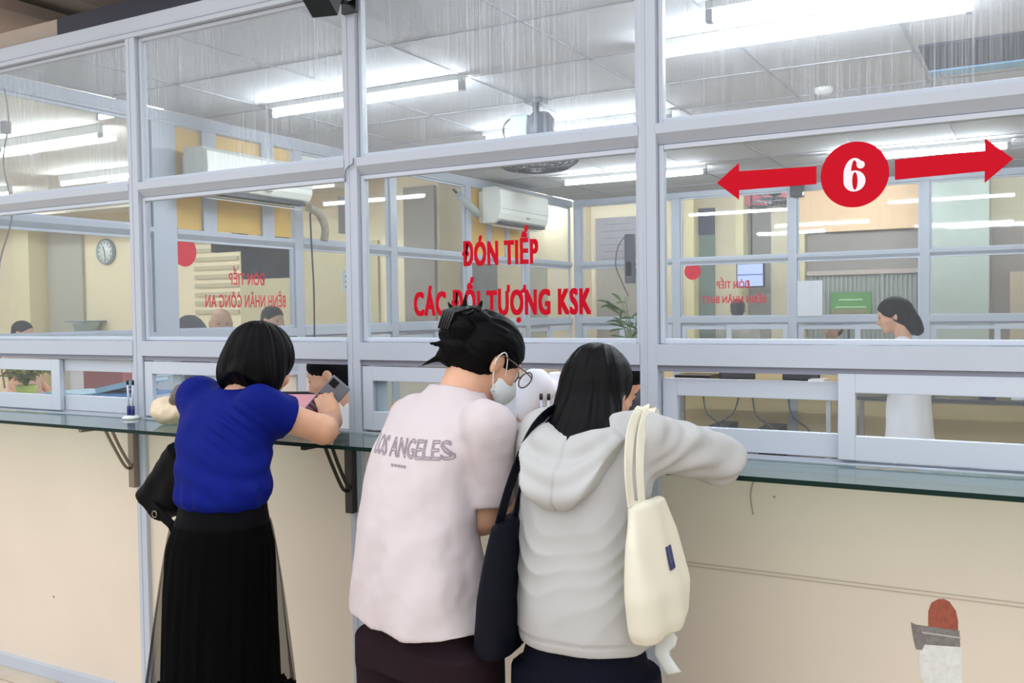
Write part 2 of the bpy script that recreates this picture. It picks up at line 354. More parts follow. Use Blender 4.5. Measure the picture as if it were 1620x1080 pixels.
# horizontal joint line on the right hand panel, chipped hole with brick behind
pr = front
jb = B(); box(jb, -.915, .084, .0165, .0175, .838, .840); box(jb, -.915, .084, .0165, .0175, .828, .830)
obj('panel_joint', jb, mat('joint_line', '#b9ab98', .7), pr)
def holeface(pts, m, y, nm):
    obj(nm, prism(B(), pts, y, .0178), m, pr)
holeface([(-.222, .752), (-.222, .79), (-.215, .812), (-.200, .823), (-.187, .826), (-.174, .820), (-.160, .800), (-.155, .775), (-.155, .752)], mat('brick_red', '#a85a48', .9, noise=.2, nscale=60), .0172, 'broken_patch')
holeface([(-.262, .756), (-.250, .752), (-.152, .752), (-.150, .712), (-.230, .705), (-.236, .690), (-.250, .690), (-.256, .715)], mat('grey_scrape', '#85807c', .6, noise=.25, nscale=90), .0170, 'broken_patch')
holeface([(-.240, .706), (-.148, .712), (-.146, .62), (-.160, .585), (-.190, .560), (-.215, .575), (-.238, .62), (-.244, .65)], mat('white_plaster', '#e4e2df', .9, noise=.1, nscale=80), .0171, 'broken_patch')
sb = B(); box(sb, -.236, -.149, .0160, .0172, .733, .737); obj('broken_patch', sb, mat('bright_scrape', '#b9b4b0', .4), pr)
tb = B(); tube(tb, curve_pts([(-.655, .0165, 1.08), (-.662, .0165, 1.04), (-.655, .0165, .99)], 8), .0016, 6); tube(tb, [(-.60, .0165, 1.045), (-.598, .0165, 1.041)], .003, 6)
tube(tb, [(-3.65, .0165, .355), (-3.645, .0165, .350)], .003, 6); obj('scuff_mark', tb, mat('scuff', '#a39684', .8), pr)

# left partition (runs away from the counter) and far partition
SP = [.02, 1.30, 1.385, 2.50, 3.62, 4.77, 5.90]
lft, ls = partition('wall_left', (-4.488, 0, 0), math.pi/2, SP, .02, 7.0, 'left aluminium and glass partition running away from the counter', pw=.085, dep=.055, top=2.68, far=True, skip_top=(1, 4))
for (a, c) in ((1.475, 1.68), (1.79, 2.19), (2.31, 2.48), (4.87, 5.15), (5.22, 5.5), (5.6, 5.88)):
    obj('board', bx(a, c, .02, .03, 2.07, 2.67), YWOOD, lft)
for px in (1.68, 2.19, 5.15, 5.5):
    obj('post', bx(px, px+(.11 if px < 3 else .07), .0, .05, 2.062, 2.68), ALU, lft)
far, fsp = partition('wall_far', (0, 7.04, 0), 0, [-4.488, -3.338, -2.132, -.923, .29, 1.5], -4.49, 3.4, 'far aluminium and glass partition facing the counter', pw=.085, dep=.06, top=2.70, far=True, panels=mat('far_panel', '#dcca9c', .6, noise=.05, nscale=2))
# small sliding sashes of the far and the left partition
for i, (a, c) in enumerate(((-4.40, -3.9), (-3.95, -3.35), (-3.25, -2.72), (-2.76, -2.14), (-2.04, -1.45), (-1.5, -.93), (-.83, -.25), (-.3, .28))):
    sash(a, c, .004 if i % 2 else .03, 'small sliding sash low in the far partition, place %s from its left end' % ORD[i], s=.03, wl=.05, wr=.05, loc=(0, 7.04, 0), gm=GL_FAR)
for i, (a, c) in enumerate(((2.6, 3.15), (3.1, 3.6), (3.72, 4.3), (4.25, 4.76), (4.87, 5.4), (5.35, 5.88), (6.0, 6.5), (6.45, 6.98))):
    sash(a, c, .004 if i % 2 else .03, 'small sliding sash low in the left partition, place %s beyond the large air conditioner' % ORD[i], wl=.05, wr=.05, loc=(-4.488, 0, 0), rz=math.pi/2, gm=GL_FAR)

# ---------------------------------------------------------------- vinyl signs
def sign(label, cat='sign', loc=(0, .0265, 0)): return empty('vinyl_sign', loc, label, cat)
def circle_pts(cx, cz, r, n=48, sx=1): return [(cx+r*sx*math.cos(2*math.pi*i/n), cz+r*math.sin(2*math.pi*i/n)) for i in range(n)]
s1 = sign('red round disc with white number 6 on the right pane')
obj('disc', prism(B(), circle_pts(-.397, 1.882, .083), -.0006, 0), RED, s1)
def strip_prism(bm, A, Bp, y0, y1, closed=False):      # band between two outlines, with real thickness
    n = len(A); q = [[bm.verts.new((p[0], y, p[1])) for p in L] for y in (y0, y1) for L in (A, Bp)]
    for i in range(n if closed else n-1):
        j = (i+1) % n
        for f in ((q[0][i], q[0][j], q[1][j], q[1][i]), (q[2][i], q[3][i], q[3][j], q[2][j]), (q[0][i], q[2][i], q[2][j], q[0][j]), (q[1][i], q[1][j], q[3][j], q[3][i])): bm.faces.new(f)
six = B(); cx, cz = -.3965, 1.8815
def E_(cx, cz, rx, rz, n=40): return [(cx+rx*math.cos(2*math.pi*i/n), cz+rz*math.sin(2*math.pi*i/n)) for i in range(n)]
strip_prism(six, E_(cx, cz-.016, .0265, .0265), E_(cx+.001, cz-.016, .0065, .0225), -.0004, 0, True)
A_, B_ = [], []
for i in range(25):
    t = math.pi-(math.pi*.78)*i/24
    A_.append((cx+.0265*math.cos(t), cz-.0005+.0425*math.sin(t))); B_.append((cx+.0085*math.cos(t), cz-.0005+.037*math.sin(t)))
A_ = [(cx-.0265, cz-.018)]+A_; B_ = [(cx-.0060, cz-.018)]+B_
strip_prism(six, A_, B_, -.0006, 0)
prism(six, E_(cx+.0150, cz+.0240, .0098, .0098, 20), -.0008, 0)
bmesh.ops.recalc_face_normals(six, faces=six.faces)
o = obj('numeral', six, mat('white_vinyl', '#f3e8ee', .5), s1); o.location = (0, -.0012, 0)
s2 = sign('long red arrow pointing right beside the number disc')
obj('arrow', prism(B(), [(-.301, 1.861), (-.101, 1.866), (-.101, 1.838), (-.041, 1.890), (-.101, 1.944), (-.101, 1.915), (-.301, 1.911)], -.0006, 0), RED, s2)
s3 = sign('short red arrow pointing left beside the number disc')
obj('arrow', prism(B(), [(-.753, 1.888), (-.692, 1.938), (-.692, 1.915), (-.490, 1.911), (-.490, 1.865), (-.692, 1.864), (-.692, 1.838)], -.0006, 0), RED, s3)
t1 = sign('red Vietnamese lettering in two lines above the woman in pink', 'lettering')
obj('lettering_line', text_bm('ĐÓN TIẾP', -1.574, -1.303, 1.688, 1.806, bold=.062), RED, t1)
ln_ = text_bm('CÁC ĐỐI TƯONG KSK', -1.762, -1.130, 1.533, 1.655, bold=.062); prism(ln_, circle_pts(-1.373, 1.519, .0085, 20), -.0008, 0); prism(ln_, [(-1.364, 1.599), (-1.352, 1.602), (-1.346, 1.612), (-1.347, 1.626), (-1.355, 1.626), (-1.357, 1.615), (-1.366, 1.609)], -.0013, -.0001)
obj('lettering_line', ln_, RED, t1)
def side_sign(label, cat): return empty('vinyl_sign', (-4.488-.0265, 0, 0), label, cat, rz=math.pi/2)
t2 = side_sign('mirrored red lettering on the left partition, two lines', 'lettering')
obj('lettering_line', text_bm('ĐÓN TIẾP', 1.90, 2.225, 1.735, 1.855, mirror=True), RED2, t2)
obj('lettering_line', text_bm('BỆNH NHÂN CÔNG AN', 1.70, 2.42, 1.565, 1.70, mirror=True), RED2, t2)
d2 = side_sign('plain red dot on the left partition pane', 'sign'); obj('disc', prism(B(), circle_pts(1.545, 1.932, .093), -.0006, 0), RED2, d2)
t3 = empty('vinyl_sign', (0, 7.066, 0), 'mirrored red lettering on the far partition, two lines', 'lettering')
obj('lettering_line', text_bm('ĐÓN TIẾP', -2.87, -2.52, 1.74, 1.86, mirror=True), RED2, t3)
obj('lettering_line', text_bm('BỆNH NHÂN BHYT', -3.03, -2.36, 1.57, 1.69, mirror=True), RED2, t3)
d3 = empty('vinyl_sign', (0, 7.066, 0), 'plain red dot on the far partition pane', 'sign'); obj('disc', prism(B(), circle_pts(-3.125, 1.93, .09), -.0006, 0), RED2, d3)

# ---------------------------------------------------------------- glass shelf and brackets
sh = B(); box(sh, -4.45, 2.2, -.268, -.0045, 1.133, 1.145)
for f in sh.faces:
    if abs(f.normal.z) < .5 or True: f.material_index = 0
shelf = obj('glass_shelf', sh, GL_SH); tag(shelf, 'long clear glass writing shelf in front of the sliding windows', 'shelf')
eb = B(); box(eb, -4.45, 2.2, -.270, -.268, 1.133, 1.145); obj('edge', eb, GREEN_EDGE, shelf)
def bracket(x, m, label):
    r = empty('shelf_bracket', (x, 0, 0), label, 'bracket', 'metal brackets under the glass shelf')
    obj('wall_plate', bx(-.032, 0.0, -.030, -.004, .875, 1.12), m, r, bevel=.002)
    obj('support_bar', bx(-.026, -.006, -.25, -.030, 1.118, 1.132), m, r, bevel=.002)
    b = B(); tube(b, curve_pts([(-.022, -.140, 1.118), (-.022, -.105, 1.05), (-.022, -.055, .965), (-.022, -.030, .950)], 12), .006, 8)
    tube(b, curve_pts([(-.010, -.120, 1.118), (-.010, -.088, 1.05), (-.010, -.045, .975), (-.010, -.030, .96)], 12), .006, 8); obj('strut', b, m, r)
    b = B()
    for z in (.905, .985):
        lathe(b, [(.0, 0), (.006, 0), (.006, .003), (.0, .003)], (-.016, -.030, z), 8)
    return r
bracket(-3.062, STEEL, 'brown steel bracket under the shelf left of the woman in blue')
bracket(-1.985, DKSTEEL, 'dark steel bracket under the shelf behind the woman in pink')

# ================================================================ lights
def tube_lamp(label, x0, x1, y, z=2.70, group='fluorescent tube lamps on the ceilings', top=None, batten=True):
    r = empty('tube_lamp', ((x0+x1)/2, y, z), label, 'ceiling lamp', group); L = (x1-x0)/2
    b = B(); tube(b, [(-L+.03, 0, 0), (L-.03, 0, 0)], .017, 12); obj('tube', b, TUBEM, r)
    tz = (top or FZ)-z
    obj('batten', bx(-L, L, -.022, .022, .028, tz-.0005), WHITE, r, bevel=.003)
    for s in (-1, 1):
        obj('lamp_holder', bx(s*L-.03*(s > 0), s*L+.03*(s < 0), -.018, .018, -.022, .03), mat('lamp_holder_grey', '#9a9ca2', .5), r, bevel=.003)
    return r
tube_lamp('bright tube lamp above the large air conditioner', -3.87, -2.55, 1.63)
tube_lamp('longest looking bright tube lamp at upper right', -1.54, -.205, 1.60)
tube_lamp('thin tube lamp behind the top of the right pane, nearest the glass', -1.14, .2, 1.19)
tube_lamp('tube lamp half hidden behind the ceiling fan', -3.26, -1.93, 3.02)
tube_lamp('tube lamp right of the ceiling fan cage', -3.77, -2.42, 5.30)
tube_lamp('tube lamp behind the long right red arrow', -1.45, -.14, 5.32)
tube_lamp('tube lamp beyond the right edge of the office', .6, 1.9, 3.1)
H = 'fluorescent tube lamps in the hall'
tube_lamp('tube lamp crossing the far left upper pane', -7.95, -6.62, 2.6, 3.0, H, 3.1)
tube_lamp('short looking tube lamp above the wall clock', -9.4, -8.1, 4.2, 3.0, H, 3.1)
tube_lamp('tube lamp in the hall seen through the left post', -6.0, -5.0, 2.1, 3.0, H, 3.1)
tube_lamp('hall tube lamp behind the far panes, left of the red poster', -3.9, -2.6, 8.3, 3.0, H, 3.1)
tube_lamp('hall tube lamp behind the far panes, under the number disc', -2.5, -1.2, 8.9, 2.95, H, 3.1)
tube_lamp('hall tube lamp behind the far panes at right edge', -.9, .4, 8.4, 2.95, H, 3.1)
tube_lamp('hall tube lamp over the left door beyond the partition', -6.5, -5.2, 8.6, 3.0, H, 3.1)

for i, (x0_, y_) in enumerate(((-14.5, 1.2), (-14.2, 4.0), (-11.6, 1.4), (-11.9, 4.4), (-9.6, .9), (-7.2, 4.6), (-5.9, 8.9), (1.2, 8.9))):  # extra tubes added to brighten the hall
    tube_lamp('added hall fill tube lamp ' + ('far off to the left, row %s' % ORD[i] if i < 6 else 'near the back wall, %s end' % ('left' if i == 6 else 'right')), x0_, x0_+1.3, y_, 3.0, H, 3.1)
# ================================================================ equipment on the walls and ceiling
def air_con(label, y0, y1, z0, z1, open_flap=True):
    r = empty('air_conditioner', (-4.43, (y0+y1)/2, z0), label, 'air conditioner'); L = (y1-y0)/2; h = z1-z0; d = .20
    # profile in x (out of wall) / z, extruded along y
    prof = [(0, .02), (0, h), (d*.75, h), (d*.97, h-.03), (d, h*.55), (d*.97, h*.30), (d*.86, h*.16), (d*.62, .02)]
    b = B(); a = [b.verts.new((x, -L, z)) for x, z in prof]; c = [b.verts.new((x, L, z)) for x, z in prof]; n = len(prof)
    b.faces.new(a); b.faces.new(c[::-1])
    for i in range(n): b.faces.new((a[i], c[i], c[(i+1) % n], a[(i+1) % n]))
    bmesh.ops.recalc_face_normals(b, faces=b.faces); obj('body', b, ACW, r, bevel=.006)
    obj('wall_plate', bx(-.0565, 0, -L+.04, L-.04, .03, h-.03), ACW, r)
    b = B(); box(b, d*.58, d*.90, -L+.05, L-.05, .012, .034); obj('air_outlet', b, BLACK, r)
    b = B(); ribbon(b, [(d*.52, -L+.06, -.002), (d*.52, L-.06, -.002)], (1, 0, -.25), .075, .006); obj('flap', b, WHITE, r)
    obj('seam', bx(d*.985, d*1.0, -L+.01, L-.01, h*.42, h*.43), mat('seam_grey', '#b4b6b0', .6), r)
    obj('nameplate', bx(d*.99, d*1.006, L*.02, L*.16, h*.24, h*.27), mat('nameplate_grey', '#8c8e90', .5), r)
    return r
air_con('large white air conditioner on the left partition, nearer the counter', 1.48, 2.40, 2.25, 2.54)
air_con('smaller looking white air conditioner farther along the left partition', 4.95, 5.92, 2.33, 2.68)
# conduit that leaves the large unit
b = B(); tube(b, curve_pts([(-4.36, 2.50, 2.27), (-4.36, 2.60, 2.24), (-4.37, 2.68, 2.15), (-4.40, 2.70, 2.06)], 10), .028, 10)
tag(obj('refrigerant_pipe', b, mat('wrapped_pipe', '#a9a294', .7, noise=.2, nscale=40)), 'grey wrapped pipe hanging from the large air conditioner', 'pipe')
b = B(); tube(b, curve_pts([(-4.36, 2.52, 2.265), (-4.40, 2.56, 2.2), (-4.41, 2.585, 1.9), (-4.415, 2.60, 1.7), (-4.41, 2.59, 1.35)], 16), .006, 6)
tag(obj('power_cable', b, DARK), 'dark cable hanging down beside the mirrored lettering pane', 'cable')
b = B(); tube(b, curve_pts([(-4.38, .34, 2.66), (-4.37, .35, 2.5), (-4.39, .33, 2.3), (-4.38, .36, 2.05), (-4.40, .30, 1.8), (-4.38, .27, 1.45), (-4.39, .30, 1.2)], 30), .004, 6)
c = obj('power_cable', b, mat('cable_grey', '#8d8884', .6)); tag(c, 'thin grey cable hanging at the far left edge', 'cable')
obj('cable_switch', bx(-4.40, -4.36, .325, .355, 2.44, 2.50), mat('cable_grey', '#8d8884', .6), c)
# black speaker on the top of the second post
r = empty('wall_speaker', (-1.975, -.02, 2.575), 'black box speaker fixed on the top rail above the woman in blue', 'speaker')
b = B(); box(b, -.044, .044, -.075, .04, -.09, .14); o = obj('cabinet', b, mat('speaker_black', '#07070c', .3), r, bevel=.004); o.location = (.035, -.15, -.005); o.rotation_euler = (math.radians(-28), math.radians(0), math.radians(14))
t = text_bm('OTTICA', -.036, .036, -.03, -.014, bold=.02); g = obj('lettering', t, mat('speaker_print', '#c9ccd8', .5), o); g.location = (-.004, -.0765, -.030)
b = B(); tube(b, [(.02, -.06, -.02), (.005, .0, .0), (0, .015, .02)], .014, 8); box(b, -.03, .03, .005, .018, -.04, .06); obj('mount', b, BLACK, r)
# small cable on the post
b = B(); tube(b, curve_pts([(-2.010, -.006, 1.985), (-2.006, -.008, 2.02), (-1.99, -.008, 2.035), (-1.975, -.008, 2.04), (-1.972, -.008, 2.06)], 12), .0025, 6)
tag(obj('cable_tie', b, mat('tie_grey', '#7e818c', .5)), 'short grey wire looped around the post joint', 'wire')
# orbit fan under the ceiling
r = empty('ceiling_fan', (-2.50, 2.33, FZ), 'grey orbit fan with wire cage under the ceiling', 'fan')
b = B(); box(b, -.05, .05, -.05, .05, -.03, -.001); tube(b, [(0, 0, -.03), (0, 0, -.09)], .02, 10); obj('ceiling_mount', b, DARK, r)
b = B(); lathe(b, [(.02, -.27), (.07, -.25), (.085, -.2), (.08, -.12), (.05, -.085), (.01, -.08)], (.03, 0, 0), 20); obj('motor_housing', b, mat('fan_grey', '#4c5560', .45), r)
b = B(); box(b, -.15, -.03, -.05, .05, -.24, -.09); obj('control_box', b, mat('fan_box', '#b7c7c6', .4), r, bevel=.01)
b = B(); tube(b, curve_pts([(-.13, -.03, -.09), (-.19, -.04, -.14), (-.18, -.04, -.22), (-.10, -.03, -.27)], 12), .006, 6); obj('cable', b, DARK, r)
b = B(); n = 28; cz0 = -.34
for k in range(n):
    a = 2*math.pi*k/n; ca, sa = math.cos(a), math.sin(a)
    tube(b, [(.03*ca, .03*sa, cz0+.05), (.15*ca, .15*sa, cz0+.05), (.235*ca, .235*sa, cz0+.01), (.24*ca, .24*sa, cz0-.02), (.18*ca, .18*sa, cz0-.06), (.04*ca, .04*sa, cz0-.075)], .0032, 4)
for rr, z in ((.24, -.01), (.19, -.055), (.12, -.07), (.15, .05)):
    tube(b, [(rr*math.cos(a), rr*math.sin(a), cz0+z) for a in np.linspace(0, 2*math.pi, 41)], .003, 5, caps=False)
obj('cage', b, mat('fan_wire', '#3f4248', .4), r)
b = B(); lathe(b, [(.0, .03), (.03, .03), (.035, -.03), (.0, -.035)], (0, 0, cz0), 14)
for k in range(3):
    a = 2*math.pi*k/3
    for t_ in range(1):
        p = [(.03, -.02, .012), (.20, -.075, .022), (.215, .02, -.006), (.17, .075, -.022), (.03, .02, -.012)]
        vs = [b.verts.new((x*math.cos(a)-y*math.sin(a), x*math.sin(a)+y*math.cos(a), cz0+z+dz)) for dz in (.002, -.002) for x, y, z in p]
        b.faces.new(vs[:5]); b.faces.new(vs[5:][::-1])
        for i in range(5): b.faces.new((vs[i], vs[5+i], vs[5+(i+1) % 5], vs[(i+1) % 5]))
obj('blades', b, mat('fan_blade', '#8c9097', .4), r)
b = B(); tube(b, [(.02, 0, -.27), (0, 0, cz0+.03)], .02, 10); obj('neck', b, DARK, r)
def copy_tree(o, parent=None):
    c_ = o.copy(); COL.objects.link(c_); c_.parent = parent
    for k_ in list(o.children): copy_tree(k_, c_)
    return c_
fan2 = copy_tree(r); fan2.location = (-2.66, 8.6, 3.10); fan2['label'] = 'dark orbit fan in the hall behind the far panes left of the number disc'
r2 = empty('wall_speaker', (-2.03, 6.96, 2.72), 'small black speaker on the far partition post near the number disc', 'speaker')
obj('cabinet', bx(-.055, .065, -.05, .05, -.10, .09), BLACK, r2, bevel=.006); obj('mount', bx(-.02, .02, .05, .078, -.03, .03), DARK, r2)
r2 = empty('intercom', (-3.80, 6.99, 1.80), 'dark upright intercom on the far partition beside the third front post', 'intercom')
obj('body', bx(-.05, .05, -.03, .045, .02, .55), mat('intercom_grey', '#55555f', .5), r2, bevel=.008); obj('keypad', bx(-.03, .03, -.034, -.03, .10, .25), BLACK, r2)
b = B(); tube(b, curve_pts([(-.04, 0, .54), (-.13, -.01, .42), (-.16, -.01, .22), (-.10, 0, .05), (-.02, .0, -.12)], 16), .006, 6); obj('cord', b, DARK, r2)
# smoke detector
b = B(); lathe(b, [(.05, 0), (.05, -.015), (.035, -.035), (.012, -.04)][::-1], (-1.02, 2.95, FZ-.001), 20); tag(obj('smoke_detector', b, WHITE), 'small white smoke detector on the ceiling left of the dark hatch', 'detector')
# screens beyond the left partition
def hang_screen(name, label, cat, x0, x1, y, z0, z1, col='#33343c', dep=.06, off=None):
    r = empty(name, ((x0+x1)/2, y, z0), label, cat); w = (x1-x0)/2; h = z1-z0
    obj('casing', bx(-w, w, -dep/2, dep/2, 0, h), mat('screen_'+col.strip('#'), col, .6, spec=.2), r, bevel=.005)
    obj('rear_cover', bx(-w*.6, w*.6, dep/2, dep/2+.03, h*.2, h*.75), BLACK, r, bevel=.004)
    b = B(); tube(b, [(0, dep/2+.015, h*.7), (0, dep/2+.015, (off or 3.1)-z0-.0)], .012, 8); obj('hanging_pole', b, DARK, r)
    return r
hang_screen('television', 'large dark hanging television behind the mirrored lettering pane', 'television', -5.68, -5.13, 3.2, 1.83, 2.16, '#0d0d11')
hang_screen('signal_box', 'small dark hanging box left of the large television', 'box', -5.86, -5.50, 3.05, 2.05, 2.19, '#09090c')
hang_screen('television', 'bluish screen glowing between the cream pillars at the back', 'television', -3.36, -3.00, 9.6, 1.80, 2.12, '#2a2c3a')
tv = [o for o in bpy.data.objects if o.name.startswith('television')][-1]
b = bx(-.165, .165, -.034, -.031, .015, .30); obj('screen', b, mat('screen_blue', '#b9c2ee', .3, emit='#b9c2ee', es=.55), tv)
b = bx(-.165, .165, -.036, -.034, .155, .17); obj('screen_band', b, mat('screen_band', '#6f7ed0', .4), tv)
# wall clock
r = empty('wall_clock', (-10.98, 6.0, 2.41), 'round white wall clock on the yellow wall', 'clock')
b = B(); lathe(b, [(.0, 0), (.175, 0), (.18, .02), (.17, .05), (.155, .05), (.15, .04), (.0, .04)], (0, 0, 0), 36); o = obj('case', b, mat('clock_rim', '#8e9aa0', .4), r); o.rotation_euler = (math.pi/2, 0, 0); o.location = (0, -.002, 0)
b = B(); lathe(b, [(0, .041), (.15, .041), (.15, .043), (0, .043)], (0, 0, 0), 36); o = obj('dial', b, WHITE, r); o.rotation_euler = (math.pi/2, 0, 0)
for k in range(12):
    a = math.pi/6*k; x, z = .125*math.sin(a), .125*math.cos(a); obj('hour_mark', bx(x-.006, x+.006, -.047, -.045, z-.014, z+.014), DARK, r)
b = B(); tube(b, [(0, -.048, 0), (-.03, -.048, .07)], .005, 5); obj('hour_hand', b, BLACK, r)
b = B(); tube(b, [(0, -.05, 0), (.02, -.05, -.11)], .004, 5); obj('minute_hand', b, BLACK, r)
# cctv camera on the far partition
r = empty('security_camera', (-4.42, 4.60, 2.50), 'grey tube shaped camera left of the smaller air conditioner', 'camera')
b = B(); tube(b, [(.03, -.12, .06), (.08, .14, -.10)], .035, 12); obj('housing', b, mat('cam_grey', '#a7b0ae', .4), r)
b = B(); tube(b, [(-.066, -.05, .12), (.0, -.05, .06), (.04, -.03, .03)], .012, 8); obj('mount', b, DARK, r)
# notices and boards
def board(name, label, cat, x0, x1, y, z0, z1, m, t=.008, rows=0, rm=None):
    o = obj(name, bx(x0, x1, y-t, y, z0, z1), m); tag(o, label, cat)
    if rows:
        b = B()
        for i in range(rows):
            z = z1-(i+1)*(z1-z0)/(rows+1); w = (x1-x0)*(.38 if i % 2 else .3); c_ = (x0+x1)/2; box(b, c_-w, c_+w, y-t-.001, y-t, z-.008, z+.006)
        obj('print_line', b, rm or mat('print_grey', '#6d6f7c', .7), o)
    return o
board('notice_board', 'white board leaning on the far partition rail left of the green banner', 'board', -2.04, -1.80, 7.03, 1.452, 1.80, mat('board_white', '#dfe1e8', .6))
gb_ = board('banner', 'green banner with pale lines left of the standing woman in white', 'banner', xb(-2.42), xb(-1.90), 9.90, zb(1.43), zb(1.73), mat('banner_green', '#5f9e4e', .6, noise=.2, nscale=6), rows=2, rm=mat('banner_pale', '#cfe6c4', .6))
obj('banner_foot', bx(xb(-2.40), xb(-1.93), 9.885, 9.89, zb(1.43), zb(1.50)), mat('banner_brown', '#9a8a62', .7, noise=.3, nscale=20), gb_)
obj('standing_leg', bx(xb(-2.2), xb(-2.17), 9.90, 9.92, 0, zb(1.45)), DARK, gb_)
board('poster', 'red poster with a pale stripe high behind the left arrow', 'poster', xb(-3.64), xb(-2.98), 9.85, zb(2.98), zb(3.2), mat('poster_red', '#dd7b80', .7))
board('notice', 'blue headed notice on the back wall left of the plant', 'notice', xb(-5.28), xb(-4.96), 9.93, zb(2.02), zb(2.14), mat('notice_blue', '#6d6f96', .7), rows=1, rm=PAPER)
board('poster', 'grey printed notice sheet on the dark door behind the far left bay', 'poster', xb(-5.94), xb(-5.2), 9.93, zb(2.22), zb(2.95), mat('poster_grey', '#8d8790', .7), rows=6)
def side_board(name, label, cat, y0, y1, z0, z1, m, rows=0):
    r = obj(name, bx(y0, y1, -.006, 0, z0, z1), m); r.location = (-4.51, 0, 0); r.rotation_euler = (0, 0, math.pi/2); tag(r, label, cat)
    r.location = (-4.556, 0, 0)
    if rows:
        b = B()
        for i in range(rows): z = z1-(i+1)*(z1-z0)/(rows+1); box(b, y0+.03, y1-.03, -.0075, -.006, z-.008, z+.008)
        obj('print_line', b, mat('print_red', '#b97a80', .7), r)
    return r
side_board('poster', 'brown grey poster on the left partition above the wood door panel', 'poster', 3.05, 3.30, 2.14, 2.42, mat('poster_brown', '#a1948c', .7), rows=2)
side_board('poster', 'small red and white notice on the left partition beside the post', 'poster', 3.08, 3.26, 1.70, 1.86, PAPER, rows=3)

# ================================================================ furniture inside the office
DESK = mat('desk_dark', '#4a4a50', .3); DLEG = mat('desk_leg', '#b9bbc0', .4, metal=.3); WTOP = mat('white_counter', '#e6e8ec', .3)
def desk(label, x0, x1, y0, y1, z=.75, top=DESK, leg=DLEG, rz=0):
    r = empty('office_desk', ((x0+x1)/2, (y0+y1)/2, 0), label, 'desk'); w = (x1-x0)/2; d = (y1-y0)/2
    obj('desk_top', bx(-w, w, -d, d, z-.03, z), top, r, bevel=.004)
    for sx in (-1, 1):
        for sy in (-1, 1): obj('leg', bx(sx*(w-.05)-.02, sx*(w-.05)+.02, sy*(d-.05)-.02, sy*(d-.05)+.02, 0, z-.03), leg, r)
    obj('cross_rail', bx(-w+.07, w-.07, d-.06, d-.045, z-.10, z-.03), leg, r)
    return r
desk('dark far desk below the far partition, left one of two', -3.2, -1.55, 6.2, 6.85)
desk('dark far desk below the far partition, right one of two', -1.45, .6, 6.2, 6.85)
desk('pale desk beside the seated woman in white, under the pink screen', -3.12, -2.70, .25, 1.35, .78, WTOP)
desk('grey desk in front of the seated clerk behind the open window', -1.75, -1.05, .12, .62, .78, WTOP)
# storage cabinet behind the far left sashes
r = empty('low_cabinet', (-3.82, .42, 0), 'pale low cabinet under the binders behind the far left sashes', 'cabinet')
obj('body', bx(-.62, .62, -.26, .26, 0, 1.14), WTOP, r, bevel=.004)
for s in (-1, 1):
    d_ = obj('door', bx(s*.31-.30, s*.31+.30, -.272, -.261, .05, 1.11), mat('cab_door', '#d5d8df', .4), r, bevel=.003); obj('handle', bx(s*.06-.008, s*.06+.008, -.285, -.272, .55, .68), DLEG, d_)
def binder(label, x, y, z, L, w, h, rz, m, tilt=0):
    r = empty('binder', (x, y, z), label, 'binder', 'binders stacked on the low cabinet', rz=rz); r.rotation_euler[1] = tilt
    b = B(); box(b, -L/2, L/2, -w/2, w/2, 0, .004); box(b, -L/2, L/2, -w/2, w/2, h-.004, h); box(b, -L/2, L/2, -w/2, -w/2+.004, .004, h-.004); obj('cover', b, m, r)
    obj('paper_block', bx(-L/2+.01, L/2-.01, -w/2+.006, w/2-.01, .005, h-.005), PAPER, r)
    return r
BLU = mat('binder_blue', '#5e8fc4', .4); LBL = mat('binder_pale_blue', '#a9cfe0', .4)
binder('blue binder lying flat lowest in the stack on the low cabinet', -3.50, .36, 1.14, .30, .24, .065, .15, BLU)
binder('pale blue folder lying flat left of the blue binder', -3.83, .33, 1.14, .28, .22, .06, -.1, LBL)
binder('open blue folder tented on top of the blue binder', -3.53, .36, 1.228, .25, .2, .024, .3, LBL, -.20)
b = bx(-4.15, -3.86, .56, .64, 1.14, 1.285); tag(obj('file_box', b, mat('file_red', '#a8605c', .6)), 'dull red file box standing behind the binders', 'box')
